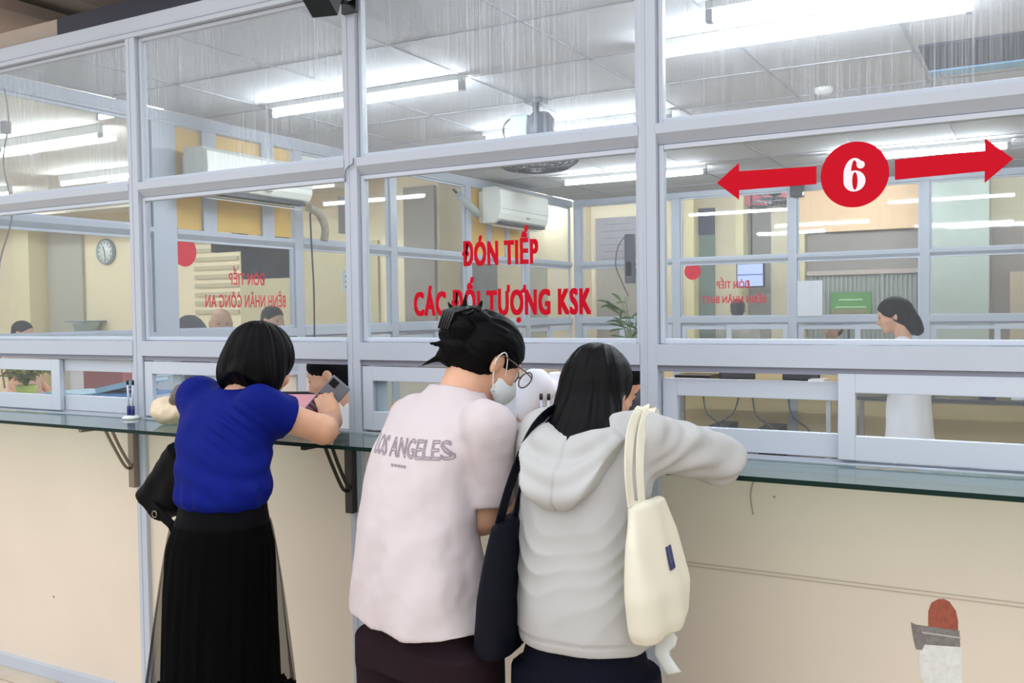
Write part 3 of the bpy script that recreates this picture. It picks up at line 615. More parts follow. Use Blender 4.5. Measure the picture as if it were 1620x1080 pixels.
# potted plants
def potted(label, x, y, z, n, h, pot, leafm, spread=.5, ph=.10, pr_=.06, lw=.03, name='potted_plant'):
    r = empty(name, (x, y, z), label, 'plant'); rg = random.Random(int(x*1000) % 97)
    b = B(); lathe(b, [(pr_*.72, 0), (pr_, ph), (pr_*.9, ph), (pr_*.85, ph-.01), (.0, ph-.012)], seg=20); obj('pot', b, pot, r)
    sb_ = B(); lb = B()
    for i in range(n):
        a = rg.uniform(0, 6.28); s = rg.uniform(.15, 1)*spread*h; hh = h*rg.uniform(.55, 1)
        p = curve_pts([(0, 0, ph-.012), (s*.3*math.cos(a), s*.3*math.sin(a), ph+hh*.6), (s*math.cos(a), s*math.sin(a), ph+hh)], 6); tube(sb_, p, .0025, 5)
        for q in range(5):
            t_ = p[2+min(q, 3)]; aa = a+rg.uniform(-1.4, 1.4); L = h*rg.uniform(.2, .34)
            up = rg.uniform(-.1, .9); d = Vector((math.cos(aa), math.sin(aa), up)).normalized(); sd = d.cross(Vector((0, 0, 1))).normalized(); nn = sd.cross(d)
            c0 = Vector(t_); w = lw*rg.uniform(.7, 1.2)
            vs = [lb.verts.new(c0), lb.verts.new(c0+d*L*.35+sd*w/2+nn*.004), lb.verts.new(c0+d*L*.75+sd*w*.4), lb.verts.new(c0+d*L-nn*.015), lb.verts.new(c0+d*L*.75-sd*w*.4), lb.verts.new(c0+d*L*.35-sd*w/2+nn*.004), lb.verts.new(c0+d*L*.5-nn*.006)]
            for i_ in range(6): lb.faces.new((vs[i_], vs[(i_+1) % 6], vs[6]))
    obj('stem', sb_, mat('stem_green', '#5d7343', .6), r); o = obj('foliage', lb, leafm, r)
    sm = o.modifiers.new('solid', 'SOLIDIFY'); sm.thickness = .0015
    return r
LEAF = mat('leaf_green', '#5f7a45', .5, noise=.3, nscale=30); LEAFY = mat('leaf_olive', '#98983f', .5, noise=.3, nscale=30)
potted('olive leafed plant in a yellow green pot behind the far left sash', -4.28, .34, 1.14, 26, .10, mat('pot_lime', '#b9c25a', .5), LEAFY, 1.3, .075, .05, .035)
potted('slender spiky plant standing in the office left of the third post', -1.99, 2.5, .95, 9, .48, mat('pot_dark', '#3c3a44', .5), LEAF, .28, .16, .07, .022)
# stand below the spiky plant
r = empty('plant_stand', (-1.99, 2.5, 0), 'grey pedestal cabinet under the spiky plant', 'cabinet'); obj('body', bx(-.2, .2, -.2, .2, 0, .95), mat('pedestal', '#c6c9d2', .5), r, bevel=.005)
# monitor and computer things
def monitor(label, x, y, z, rz, scr, w=.40, h=.25):
    r = empty('computer_monitor', (x, y, z), label, 'monitor', rz=rz)
    obj('casing', bx(-w/2, w/2, -.0, .03, .10, .10+h), BLACK, r, bevel=.004); obj('screen', bx(-w/2+.012, w/2-.012, -.002, 0, .112, .10+h-.012), scr, r)
    b = B(); box(b, -.02, .02, .03, .05, .01, .2); box(b, -.1, .1, -.06, .12, 0, .012); obj('stand', b, BLACK, r); return r
monitor('monitor with pink screen beside the seated woman in white', -3.06, .95, .80, math.radians(20), mat('screen_pink', '#c98f98', .3, emit='#d09aa2', es=.45), w=.30, h=.27)
monitor('dark monitor on the left far desk', -2.5, 6.5, .75, .3, DARK, .34, .2)
monitor('dark monitor on the left far desk near its right end', -1.9, 6.5, .75, -.2, DARK, .36, .22)
def tower(label, x, y, col='#3a3b40'):
    r = empty('computer_tower', (x, y, 0), label, 'computer'); obj('case', bx(-.09, .09, -.2, .2, 0, .42), mat('tower_'+col.strip('#'), col, .5), r, bevel=.005)
    obj('front_panel', bx(-.08, .08, -.207, -.2, .03, .39), BLACK, r); return r
tower('dark computer tower under the left far desk, left one', -2.62, 6.45); tower('dark computer tower under the left far desk, right one', -2.15, 6.45)
b = B()
for (x0, sgn) in ((-2.75, 1), (-2.4, -1), (-1.95, 1), (-2.28, 1)):
    tube(b, curve_pts([(x0, 6.21, .735), (x0+.05*sgn, 6.16, .55), (x0+.22*sgn, 6.1, .42), (x0+.12*sgn, 6.12, .25)], 12), .008, 6)
tag(obj('cable_bundle', b, DARK), 'tangle of dark cables hanging off the left far desk', 'cable')
def clutter(label, x, y, z, sx, sy, sz, m, name, cat):
    return tag(obj(name, bx(x-sx/2, x+sx/2, y-sy/2, y+sy/2, z, z+sz), m, bevel=.004), label, cat)
clutter('white file tray on the left far desk', -1.72, 6.42, .75, .14, .25, .13, WHITE, 'file_tray', 'tray')
clutter('dark blue desk tidy on the right far desk', -.33, 6.35, .75, .12, .12, .12, mat('tidy_blue', '#3b4566', .5), 'desk_tidy', 'tidy')
clutter('black printer on the left far desk', -2.9, 6.5, .75, .35, .35, .14, BLACK, 'printer', 'printer')
clutter('grey paper stack on the right far desk', -.95, 6.45, .75, .4, .28, .06, mat('paper_grey', '#a7a8a4', .8), 'paper_stack', 'paper')
clutter('white paper pile on the right far desk, rightmost', .05, 6.4, .75, .4, .28, .05, PAPER, 'paper_stack', 'paper')
# things on the far rail beyond the small sashes: row of hall seats
def seat_back(label, x, y, m, g='hall chairs beyond the far partition'):
    r = empty('hall_chair', (x, y, 0), label, 'chair', g)
    obj('seat', bx(-.22, .22, -.22, .22, .42, .46), m, r, bevel=.01); obj('backrest', bx(-.22, .22, -.25, -.21, .50, .92), m, r, bevel=.01)
    for sx in (-.18, .18):
        for sy in (-.18, .18): obj('leg', bx(sx-.015, sx+.015, sy-.015, sy+.015, 0, .42), DKSTEEL, r)
# pen holders
def pens(label, x, y, z=1.145, cap=BLACK, low=None, top=.155, dx=.022):
    r = empty('pen_stand', (x, y, z), label, 'pen stand')
    b = B(); lathe(b, [(.032, 0), (.034, .006), (.026, .012), (.02, .014), (.0, .014)]); obj('base', b, WHITE, r)
    for i, (px, t_) in enumerate(((-dx/2, .15), (dx/2, .155))):
        p = obj('pen', tube(B(), [(px*1.0, 0, .045), (px*1.35, 0, top-.02)], .0042, 8), mat('pen_white', '#c9cfe0', .3), r)
        obj('pen_cap', tube(B(), [(px*1.35, 0, top-.022), (px*1.38, 0, top-.004)], .0052, 8), cap, p)
        obj('pen_socket', tube(B(), [(px, 0, .014), (px, 0, .05)], .0075, 10), low or WHITE, r)
    return r
pens('two pens in navy sockets on a white base, on the shelf near the left post', -3.070, -.03, low=mat('navy_plastic', '#1c2670', .4))
pens('two black capped white pens on the shelf between the two right women', -1.235, -.075, top=.165, dx=.018)
# wrapped parcel in a clear bag left of the woman in blue

# ================================================================ implicit surfaces for bodies and cloth
class Vol:
    def __init__(s, lo, hi, vox):
        s.lo = np.array(lo, float); s.v = vox; s.n = (np.ceil((np.array(hi)-s.lo)/vox).astype(int)+1)
        s.g = np.full(s.n, .15, np.float32)
    def sl(s, lo, hi):
        a = np.clip(np.floor((np.array(lo)-s.lo)/s.v).astype(int), 0, s.n); b = np.clip(np.ceil((np.array(hi)-s.lo)/s.v).astype(int)+1, 0, s.n)
        return a, b
    def grid(s, a, b):
        ax = [(s.lo[i]+np.arange(a[i], b[i])*s.v).astype(np.float32) for i in range(3)]
        return ax[0][:, None, None], ax[1][None, :, None], ax[2][None, None, :]
    def op(s, fn, lo, hi, k=.015, mode='u'):
        m = k+2.5*s.v; a, b = s.sl(np.array(lo)-m, np.array(hi)+m)
        if np.any(b-a < 1): return
        X, Y, Z = s.grid(a, b); d = fn(X, Y, Z)
        w = s.g[a[0]:b[0], a[1]:b[1], a[2]:b[2]]
        if mode == 'u':
            h = np.clip(.5+.5*(w-d)/k, 0, 1); w[...] = w*(1-h)+d*h-k*h*(1-h)
        elif mode == 's':
            h = np.clip(.5-.5*(w+d)/k, 0, 1); w[...] = w*(1-h)+(-d)*h+k*h*(1-h)
        elif mode == 'i':
            w[...] = np.maximum(w, d)
    def cap(s, a, b, ra, rb=None, k=.015, mode='u', cut=None, flat=None):
        """tapered capsule; cut = distance along a->b (fraction) at which the sleeve ends flat; flat = (axis, factor) squash"""
        rb = ra if rb is None else rb; a = np.array(a, float); b = np.array(b, float); ab = b-a; L2 = ab@ab; R = max(ra, rb)
        def fn(X, Y, Z):
            px, py, pz = X-a[0], Y-a[1], Z-a[2]
            t = np.clip((px*ab[0]+py*ab[1]+pz*ab[2])/L2, 0, 1)
            d = np.sqrt((px-t*ab[0])**2+(py-t*ab[1])**2+(pz-t*ab[2])**2)-(ra+(rb-ra)*t)
            if cut is not None:
                q = (px*ab[0]+py*ab[1]+pz*ab[2])/math.sqrt(L2)-cut*math.sqrt(L2); d = np.maximum(d, q)
            return d
        s.op(fn, np.minimum(a, b)-R, np.maximum(a, b)+R, k, mode); return s
    def ell(s, c, r, R=None, k=.015, mode='u'):
        c = np.array(c, float); r = np.array(r, float); R = np.eye(3) if R is None else np.array(R); m = r.max()
        def fn(X, Y, Z):
            p = (X-c[0], Y-c[1], Z-c[2]); q = [(p[0]*R[0, i]+p[1]*R[1, i]+p[2]*R[2, i])/r[i] for i in range(3)]
            l = np.sqrt(q[0]**2+q[1]**2+q[2]**2); g = np.sqrt((q[0]/r[0])**2+(q[1]/r[1])**2+(q[2]/r[2])**2)+1e-6
            return l*(l-1)/g
        s.op(fn, c-m, c+m, k, mode); return s
    def loft(s, secs, k=.015, mode='u', p=2.3, rot=0, folds=None):
        """horizontal sections (z, cx, cy, rx, ry); folds(theta, z) -> relative radius change"""
        A = np.array(sorted(secs)); zz = np.linspace(A[0, 0], A[-1, 0], 160); ker = np.hanning(15); ker /= ker.sum()
        T = []
        for j in range(1, 5):
            v = np.interp(zz, A[:, 0], A[:, j]); T.append(np.convolve(np.pad(v, 7, 'edge'), ker, 'valid'))
        c, sn = math.cos(rot), math.sin(rot); m = max(A[:, 3].max(), A[:, 4].max())*1.15
        def fn(X, Y, Z):
            z1 = Z[0, 0]; cx, cy, rx, ry = [np.interp(z1, zz, t).astype(np.float32)[None, None, :] for t in T]
            dx, dy = X-cx, Y-cy; u = (dx*c+dy*sn); v = (-dx*sn+dy*c)
            l = (np.abs(u/rx)**p+np.abs(v/ry)**p)**(1/p)
            if folds is not None: l = l/(1+folds(np.arctan2(v/ry, u/rx), Z))
            d = (l-1)*np.minimum(rx, ry)
            return np.maximum(d, np.maximum(A[0, 0]-Z, Z-A[-1, 0]))
        s.op(fn, (A[:, 1].min()-m, A[:, 2].min()-m, A[0, 0]), (A[:, 1].max()+m, A[:, 2].max()+m, A[-1, 0]), k, mode); return s
    def plane(s, p, n):      # keep the side where (x-p).n < 0
        p = np.array(p, float); n = np.array(n, float)/np.linalg.norm(n); X, Y, Z = s.grid([0, 0, 0], s.n)
        s.g = np.maximum(s.g, ((X-p[0])*n[0]+(Y-p[1])*n[1]+(Z-p[2])*n[2]).astype(np.float32)); return s
    def mesh(s, smooth=2):
        g = s.g; ins = g < 0
        code = np.zeros(np.array(g.shape)-1, np.uint8); nx, ny, nz = g.shape
        cnt = np.zeros(code.shape, np.int8)
        for i in (0, 1):
            for j in (0, 1):
                for k in (0, 1): cnt += ins[i:nx-1+i, j:ny-1+j, k:nz-1+k]
        act = (cnt > 0) & (cnt < 8); idx = np.argwhere(act); vid = np.full(act.shape, -1, np.int32); vid[act] = np.arange(len(idx))
        acc = np.zeros((len(idx), 3)); w = np.zeros(len(idx)); I, J, K = idx.T
        for a0 in range(3):
            for b0 in (0, 1):
                for c0 in (0, 1):
                    o = [0, 0, 0]; o[(a0+1) % 3] = b0; o[(a0+2) % 3] = c0; o2 = list(o); o2[a0] = 1
                    v1 = g[I+o[0], J+o[1], K+o[2]]; v2 = g[I+o2[0], J+o2[1], K+o2[2]]; cr = (v1 < 0) != (v2 < 0)
                    t = np.where(cr, v1/np.where(cr, v1-v2, 1), 0); P = np.tile(np.array(o, float), (len(idx), 1)); P[:, a0] = t
                    acc[cr] += P[cr]; w[cr] += 1
        V = s.lo+(idx+acc/w[:, None])*s.v; Fs = []
        for a0 in range(3):
            b0, c0 = (a0+1) % 3, (a0+2) % 3
            s1 = [slice(None)]*3; s2 = [slice(None)]*3; s1[a0] = slice(0, -1); s2[a0] = slice(1, None)
            A1, A2 = ins[tuple(s1)], ins[tuple(s2)]; e = np.argwhere(A1 != A2)
            ok = (e[:, b0] > 0) & (e[:, c0] > 0) & (e[:, b0] < act.shape[b0]) & (e[:, c0] < act.shape[c0]); e = e[ok]
            fl_ = A1[tuple(e.T)]
            def cid(db, dc):
                q = e.copy(); q[:, b0] += db; q[:, c0] += dc; return vid[tuple(q.T)]
            q = np.stack([cid(-1, -1), cid(0, -1), cid(0, 0), cid(-1, 0)], 1); q[~fl_] = q[~fl_][:, ::-1]; Fs.append(q)
        F = np.concatenate(Fs); F = F[(F >= 0).all(1)]
        for _ in range(smooth): V = lap(V, F)
        return V, F
def lap(V, F, f=.6):
    acc = np.zeros_like(V); w = np.zeros(len(V))
    for a, b in ((0, 1), (1, 2), (2, 3), (3, 0)):
        for x, y in ((a, b), (b, a)):
            for c in range(3): acc[:, c] += np.bincount(F[:, x], V[F[:, y], c], len(V))
            w += np.bincount(F[:, x], minlength=len(V))
    return V+(acc/np.maximum(w, 1)[:, None]-V)*f
def normals(V, F):
    n = np.cross(V[F[:, 2]]-V[F[:, 0]], V[F[:, 3]]-V[F[:, 1]]); N = np.zeros_like(V)
    for i in range(4):
        for c in range(3): N[:, c] += np.bincount(F[:, i], n[:, c], len(V))
    return N/np.maximum(np.linalg.norm(N, axis=1), 1e-9)[:, None]
def vnoise(P, sc, seed=0):
    P = np.asarray(P)*sc+seed*17.3; i = np.floor(P).astype(int); f = P-i; f = f*f*(3-2*f)
    def h(a, b, c): x = np.sin(a*127.1+b*311.7+c*74.7)*43758.5453; return x-np.floor(x)
    r = 0
    for dx in (0, 1):
        for dy in (0, 1):
            for dz in (0, 1):
                r = r+h(i[:, 0]+dx, i[:, 1]+dy, i[:, 2]+dz)*np.where(dx, f[:, 0], 1-f[:, 0])*np.where(dy, f[:, 1], 1-f[:, 1])*np.where(dz, f[:, 2], 1-f[:, 2])
    return r*2-1
def npobj(name, V, F, m, parent=None, disp=None, mi=None):
    if disp is not None: V = V+normals(V, F)*disp(V)[:, None]
    me = bpy.data.meshes.new(name); me.vertices.add(len(V)); me.loops.add(F.size); me.polygons.add(len(F))
    me.vertices.foreach_set('co', V.astype(np.float32).ravel()); me.loops.foreach_set('vertex_index', F.astype(np.int32).ravel())
    me.polygons.foreach_set('loop_start', np.arange(0, F.size, 4, dtype=np.int32))
    for mm in (m if isinstance(m, list) else [m]): me.materials.append(mm)
    if mi is not None: me.polygons.foreach_set('material_index', mi(V[F].mean(1)).astype(np.int32))
    me.update(calc_edges=True); me.validate(); me.shade_smooth()
    o = bpy.data.objects.new(name, me); return link(o, parent)
def rot(yaw, pitch=0, roll=0):      # columns right, forward, up; yaw to the left, pitch forward/down, roll
    return np.array(Matrix.Rotation(yaw, 3, 'Z') @ Matrix.Rotation(-pitch, 3, 'X') @ Matrix.Rotation(roll, 3, 'Y'))
def hand(v, wrist, d, n, side, curl=.5, sc=1.0, curls=None):
    """d to the finger tips, n out of the palm, side +1/-1 puts the thumb on d x n * side"""
    d = np.array(d, float); d /= np.linalg.norm(d); n = np.array(n, float); n -= d*(n@d); n /= np.linalg.norm(n); t = np.cross(d, n)*side; w = np.array(wrist, float)
    R = np.stack([t, d, n], 1)
    v.ell(w+d*.045*sc, (.040*sc, .052*sc, .016*sc), R, k=.012)
    v.cap(w-d*.02, w+d*.02*sc, .024*sc, .026*sc, k=.02)
    for i, (off, L) in enumerate(((.028, .070), (.010, .078), (-.009, .072), (-.027, .057))):
        p = w+d*(.083-.006*abs(i-1))*sc+t*off*sc; c = (curls[i] if curls else curl*(1+.12*i)); ang = c*.5; r = .0088*sc
        dd = d+t*off*.9
        for j, f in enumerate((.45, .31, .24)):
            e = dd*math.cos(ang)+n*math.sin(ang); e = e/np.linalg.norm(e); q = p+e*L*f*sc; v.cap(p, q, r, r*.9, k=.005); p = q; r *= .9; ang += c*.75
    p = w+d*.022*sc+t*.026*sc; e = d*.55+t*.75+n*.35; e /= np.linalg.norm(e); q = p+e*.038*sc; v.cap(p, q, .013*sc, .0105*sc, k=.012)
    e = d*.8+t*.25+n*.5; e /= np.linalg.norm(e); v.cap(q, q+e*.03*sc, .0102*sc, .0085*sc, k=.006)
def head(v, c, R, sc=1.0):
    c = np.array(c, float)
    def P(x, y, z): return c+R@np.array([x, y, z])*sc
    v.ell(P(0, -.012, .035), np.array([.074, .092, .078])*sc, R, k=.02)
    v.ell(P(0, .030, -.012), np.array([.062, .064, .075])*sc, R, k=.03)
    v.ell(P(0, .040, -.062), np.array([.046, .044, .040])*sc, R, k=.025)
    v.ell(P(0, .070, -.088), np.array([.020, .016, .016])*sc, R, k=.02)
    v.cap(P(0, .089, .005), P(0, .106, -.028), .0075*sc, .0125*sc, k=.012)
    for s_ in (-1, 1):
        v.ell(P(s_*.027, .092, .010), np.array([.016, .010, .010])*sc, R, k=.012, mode='s')
        v.ell(P(s_*.027, .079, .008), np.array([.013, .010, .009])*sc, R, k=.004)
        v.ell(P(s_*.010, .098, -.032), np.array([.007, .008, .006])*sc, R, k=.006)
        v.cap(P(s_*.008, .083, .032), P(s_*.045, .074, .030), .007*sc, .006*sc, k=.012)
        v.ell(P(s_*.045, .056, -.022), np.array([.022, .024, .018])*sc, R, k=.02)
    v.cap(P(-.016, .089, -.052), P(.016, .089, -.052), .0055*sc, k=.008); v.cap(P(-.013, .087, -.063), P(.013, .087, -.063), .006*sc, k=.008)
    v.ell(P(0, .101, -.057), np.array([.022, .006, .0015])*sc, R, k=.003, mode='s')
    for s_ in (-1, 1):
        Re = R@np.array(Matrix.Rotation(s_*.35, 3, 'Z'))@np.array(Matrix.Rotation(-.15, 3, 'X'))
        v.ell(P(s_*.077, -.008, -.004), np.array([.010, .019, .032])*sc, Re, k=.006)
        v.ell(P(s_*.085, -.002, .000), np.array([.005, .011, .020])*sc, Re, k=.004, mode='s')
def leg(v, hip, knee, ank, r=(.078, .052, .036), toe=(0, 1)):
    v.cap(hip, knee, r[0], r[1], k=.03); v.cap(knee, ank, r[1], r[2], k=.02)
    k2 = np.array(knee)*.7+np.array(ank)*.3; v.ell(k2-np.array([toe[0], toe[1], 0])*.02, (.048, .052, .10), k=.03)
    a = np.array(ank); f = np.array([toe[0], toe[1], 0])
    v.cap((a[0], a[1], .05), a+f*.13-np.array([0, 0, a[2]-.028]), .032, .024, k=.02)
def cloth_mat(name, col, rough=.85, bscale=900, wr=.8, wscale=7, wst=(1, 1, .45), **k):
    """woven cloth with soft creases"""
    if name in MATS: return MATS[name]
    m = mat(name, col, rough, spec=.12, **k); nt = m.node_tree; b = nt.nodes['Principled BSDF']
    tc = nt.nodes.new('ShaderNodeTexCoord'); mp = nt.nodes.new('ShaderNodeMapping'); mp.inputs['Scale'].default_value = wst; mp.inputs['Rotation'].default_value = (.3, .2, .2); nt.links.new(tc.outputs['Object'], mp.inputs[0])
    n = nt.nodes.new('ShaderNodeTexNoise'); n.noise_type = 'RIDGED_MULTIFRACTAL'; n.inputs['Scale'].default_value = wscale; n.inputs['Detail'].default_value = 2.5; n.inputs['Roughness'].default_value = .4; n.inputs['Distortion'].default_value = .6; nt.links.new(mp.outputs[0], n.inputs['Vector'])
    p = nt.nodes.new('ShaderNodeBump'); p.inputs['Strength'].default_value = wr; p.inputs['Distance'].default_value = .03; nt.links.new(n.outputs['Fac'], p.inputs['Height'])
    w = nt.nodes.new('ShaderNodeTexNoise'); w.inputs['Scale'].default_value = bscale; nt.links.new(tc.outputs['Object'], w.inputs['Vector'])
    q = nt.nodes.new('ShaderNodeBump'); q.inputs['Strength'].default_value = .15; q.inputs['Distance'].default_value = .001; nt.links.new(w.outputs['Fac'], q.inputs['Height']); nt.links.new(p.outputs[0], q.inputs['Normal'])
    nt.links.new(q.outputs[0], b.inputs['Normal']); return m
def person_mesh(v, label, cat='person', m=SKIN, disp=None, group=None, mi=None, name='person'):
    V, F = v.mesh(1); o = npobj(name, V, F, m, disp=disp, mi=mi); return tag(o, label, cat, group)
def shoe(parent, ank, toe, m, name='shoe', h=.075):
    a = np.array(ank, float); f = np.array([toe[0], toe[1], 0.]); s_ = np.array([-toe[1], toe[0], 0.])
    v = Vol((a[0]-.25, a[1]-.25, -.012), (a[0]+.25, a[1]+.25, .15), .006)
    v.cap((a[0]-f[0]*.03, a[1]-f[1]*.03, .036), a*np.array([1, 1, 0])+f*.15+np.array([0, 0, .028]), .040, .036, k=.01); v.cap((a[0]-f[0]*.01, a[1]-f[1]*.01, .04), (a[0], a[1], h), .040, .043, k=.02)
    v.plane((0, 0, .001), (0, 0, -1)); v.plane((0, 0, h), (0, 0, 1)); V, F = v.mesh(1); return npobj(name, V, F, m, parent)
def hairdisp(c, f1=34, amp=.0028, f2=80):
    def d(V):
        a = np.arctan2(V[:, 0]-c[0], V[:, 1]-c[1]); z = V[:, 2]
        P = np.stack([a*f1/6, z*5, a*0], 1); Q = np.stack([a*f2/6, z*9, a*0+3], 1)
        return amp*(vnoise(P, 1.6)+.6*vnoise(Q, 1.6, 3))
    return d

# ================================================================ woman in the blue top
def build_blue():
    hc = np.array([-2.060, -.36, 1.392]); HR = rot(.06, .48)
    shR, shL = np.array([-1.955, -.475, 1.272]), np.array([-2.240, -.455, 1.295])
    elR, elL = np.array([-1.870, -.305, 1.196]), np.array([-2.335, -.27, 1.19]); wrR, wrL = np.array([-1.975, -.135, 1.208]), np.array([-2.17, -.08, 1.17])
    v = Vol((-2.50, -.76, -.01), (-1.72, .10, 1.54), .0055)
    v.loft([(.88, -2.045, -.535, .125, .085), (1.02, -2.050, -.525, .115, .08), (1.15, -2.065, -.50, .12, .085), (1.25, -2.09, -.47, .140, .085), (1.30, -2.10, -.45, .10, .06)], k=.02)
    v.cap((-2.095, -.45, 1.27), hc+HR@np.array([0, -.02, -.06]), .052, .047, k=.03)
    head(v, hc, HR, .98)
    for sh_, el, wr in ((shR, elR, wrR), (shL, elL, wrL)):
        v.cap(sh_, el, .048, .041, k=.03); v.cap(el, wr, .042, .026, k=.02)
    hand(v, wrR, (-.62, .30, .62), (-.45, .85, .05), 1, curls=(.35, .45, .55, .7), sc=.95)
    hand(v, wrL, (.75, .55, -.02), (0, 0, -1), 1, curl=.35, sc=.95)
    leg(v, (-2.11, -.54, .86), (-2.12, -.55, .47), (-2.12, -.56, .09), (.066, .05, .036)); leg(v, (-1.98, -.54, .86), (-1.97, -.55, .47), (-1.97, -.57, .09), (.066, .05, .036))
    body = person_mesh(v, 'woman in royal blue top and long black skirt leaning on the shelf')
    # blue top with puffed short sleeves
    t = Vol((-2.48, -.80, .98), (-1.78, -.16, 1.40), .005)
    t.loft([(1.000, -2.030, -.560, .126, .106), (1.022, -2.030, -.560, .140, .120), (1.05, -2.032, -.552, .142, .120), (1.10, -2.044, -.540, .142, .116), (1.17, -2.066, -.515, .148, .116), (1.24, -2.084, -.480, .156, .110), (1.29, -2.108, -.452, .148, .092), (1.325, -2.10, -.43, .075, .062)], k=.03, p=2.2)
    t.cap(shR+(-.01, 0, .004), elR, .070, .060, k=.035, cut=.46); t.cap(shL+(.01, 0, 0), elL, .068, .060, k=.035, cut=.5)
    t.ell(hc+HR@np.array([0, .01, -.10]), (.062, .06, .05), k=.01, mode='s')
    V, F = t.mesh(2)
    def fold(V):
        x, y, z = V.T; th = np.arctan2(y+.5, x+2.05)
        d = .0030*vnoise(V*np.array([1, 1, .6]), 22) + .0045*np.exp(-((z-1.035)/.03)**2)*np.sin(th*17+z*40+vnoise(V, 9)*2)
        d += .0045*np.exp(-((x+1.99)/.06)**2)*np.exp(-((z-1.23)/.07)**2)*np.sin((x*.5+z+y*.6)*170)
        d += .0035*np.sin((z+.35*np.abs(x+2.1))*75+vnoise(V, 7)*2.5)*np.exp(-((z-1.11)/.06)**2)
        return d
    npobj('blouse', V, F, cloth_mat('royal_blue_cloth', '#02146c', .75), body, fold)
    # skirt: opaque pleated lining and sheer overlay
    def pl(n, a): return lambda th, z: a*np.clip((1.02-z)/.3, 0, 1)*(np.sin(th*n+3*np.sin(z*3))+.5*np.sin(th*n*2.3+1))
    k_ = Vol((-2.50, -.90, .18), (-1.72, -.20, 1.05), .0055)
    k_.loft([(.22, -2.055, -.565, .185, .155), (.45, -2.052, -.562, .180, .150), (.70, -2.050, -.560, .172, .140), (.88, -2.047, -.555, .166, .132), (.98, -2.034, -.555, .134, .112), (1.025, -2.030, -.555, .128, .106)], p=2.1, folds=pl(26, .016)); V, F = k_.mesh(1)
    sk = npobj('skirt', V, F, cloth_mat('black_cloth', '#030307', .8), body)
    zs = np.linspace(.355, .955, 34); n = 180; th = np.linspace(0, 2*math.pi, n, endpoint=False); VV = []
    for z in zs:
        f = (.955-z)/.60; rx = .146+.090*f**.8; ry = .128+.075*f**.8; w = 1+(.012+.022*f)*np.sin(th*19+2*np.sin(z*5))+.012*f*np.sin(th*7+1)
        VV.append(np.stack([-2.036-.017*f+rx*w*np.cos(th), -.560-.005*f+ry*w*np.sin(th), np.full(n, z)], 1))
    VV = np.concatenate(VV); FF = np.array([[i*n+j, i*n+(j+1) % n, (i+1)*n+(j+1) % n, (i+1)*n+j] for i in range(len(zs)-1) for j in range(n)])
    tl = mat('tulle', '#050504', .95, alpha=.45, spec=.05); ov = npobj('skirt_overlay', VV, FF, tl, body); ov['label'] = 'sheer black tulle overlay'
    bm = B()
    for z0, amp in ((.440, .006), (.415, .008), (.385, .010), (.36, .012)):
        pts = []
        for a in np.linspace(0, 2*math.pi, 241):
            f = (.955-z0)/.60; w = 1+(.012+.022*f)*math.sin(a*19+2*math.sin(z0*5))+.012*f*math.sin(a*7+1)
            pts.append((-2.036-.017*f+(.148+.090*f**.8)*w*math.cos(a), -.560-.005*f+(.130+.075*f**.8)*w*math.sin(a), z0+amp*math.sin(a*60+z0*300)))
        ribbon(bm, pts, (0, 0, 1), .020, .003)
    obj('lace_trim', bm, mat('black_lace', '#0c0b0e', .8, alpha=.9), body)
    # bobbed hair
    h = Vol(hc-.18, hc+.20, .004)
    def P(x, y, z): return hc+HR@np.array([x, y, z])
    h.ell(P(0, -.020, .028), (.100, .108, .098), HR, k=.02); h.ell(P(0, -.042, -.030), (.102, .086, .085), HR, k=.03)
    h.ell(P(.058, -.03, -.055), (.045, .058, .055), HR, k=.02); h.ell(P(-.058, -.03, -.055), (.045, .058, .055), HR, k=.02)
    h.cap(P(.02, -.095, -.075), P(.05, -.075, -.095), .035, .022, k=.02)
    h.ell(P(0, .115, -.045), (.060, .075, .095), HR, k=.01, mode='s'); h.plane(P(0, -.03, -.104), HR@np.array([0, -.25, -1.0])); V, F = h.mesh(1)
    npobj('hair', V, F, HAIR, body, hairdisp(hc))
    for a in ((-2.12, -.56, .09), (-1.97, -.57, .09)): shoe(body, a, (0, 1), BLACK)
    # phone in the right hand, its own thing
    r = empty('mobile_phone', (-2.042, -.082, 1.262), 'phone in a grey and dark red patterned case held by the woman in blue', 'phone')
    _n = Vector((-.45, .85, .05)).normalized(); _z = Vector((.50, .25, .62)); _z = (_z-_n*_z.dot(_n)).normalized(); _x = _n.cross(_z)
    r.rotation_euler = Matrix((_x, _n, _z)).transposed().to_euler()
    obj('case', bx(-.037, .037, -.005, .005, -.078, .078), mat('phone_case', '#7b7f88', .35), r, bevel=.004)
    b = B()
    for i in range(5): box(b, -.034, .034, -.0062, -.005, -.072+i*.017, -.064+i*.017)
    obj('case_pattern', b, mat('phone_red', '#7a2440', .5), r)
    obj('screen', bx(-.034, .034, .005, .006, -.074, .074), BLACK, r)
    obj('camera_bump', bx(-.030, -.004, -.008, -.005, .045, .072), BLACK, r, bevel=.002)
    # folded black bag under the left arm
    r = empty('shoulder_bag', (-2.325, -.50, 1.03), 'black folded leather bag hanging at the left side of the woman in blue', 'bag')
    g = Vol((-.22, -.14, -.20), (.24, .14, .18), .005); ax = np.array([.66, 0, .75]); c0 = np.array([.0, 0, .025])
    g.cap(c0-ax*.20, c0+ax*.20, .052, .046, k=.01); g.cap(c0-ax*.20+np.array([.045, 0, -.015]), c0+ax*.2+np.array([.04, 0, -.01]), .046, k=.015)
    g.plane(c0-ax*.112, -ax); g.plane(c0+ax*.10, ax); g.cap((.03, .0, -.05), (.09, .0, .02), .045, .035, k=.03); V, F = g.mesh(1)
    gl = mat('bag_leather', '#040406', .65, spec=.12, bump=.3, bscale=120); npobj('body', V, F, gl, r, lambda V: .0035*vnoise(V, 28))
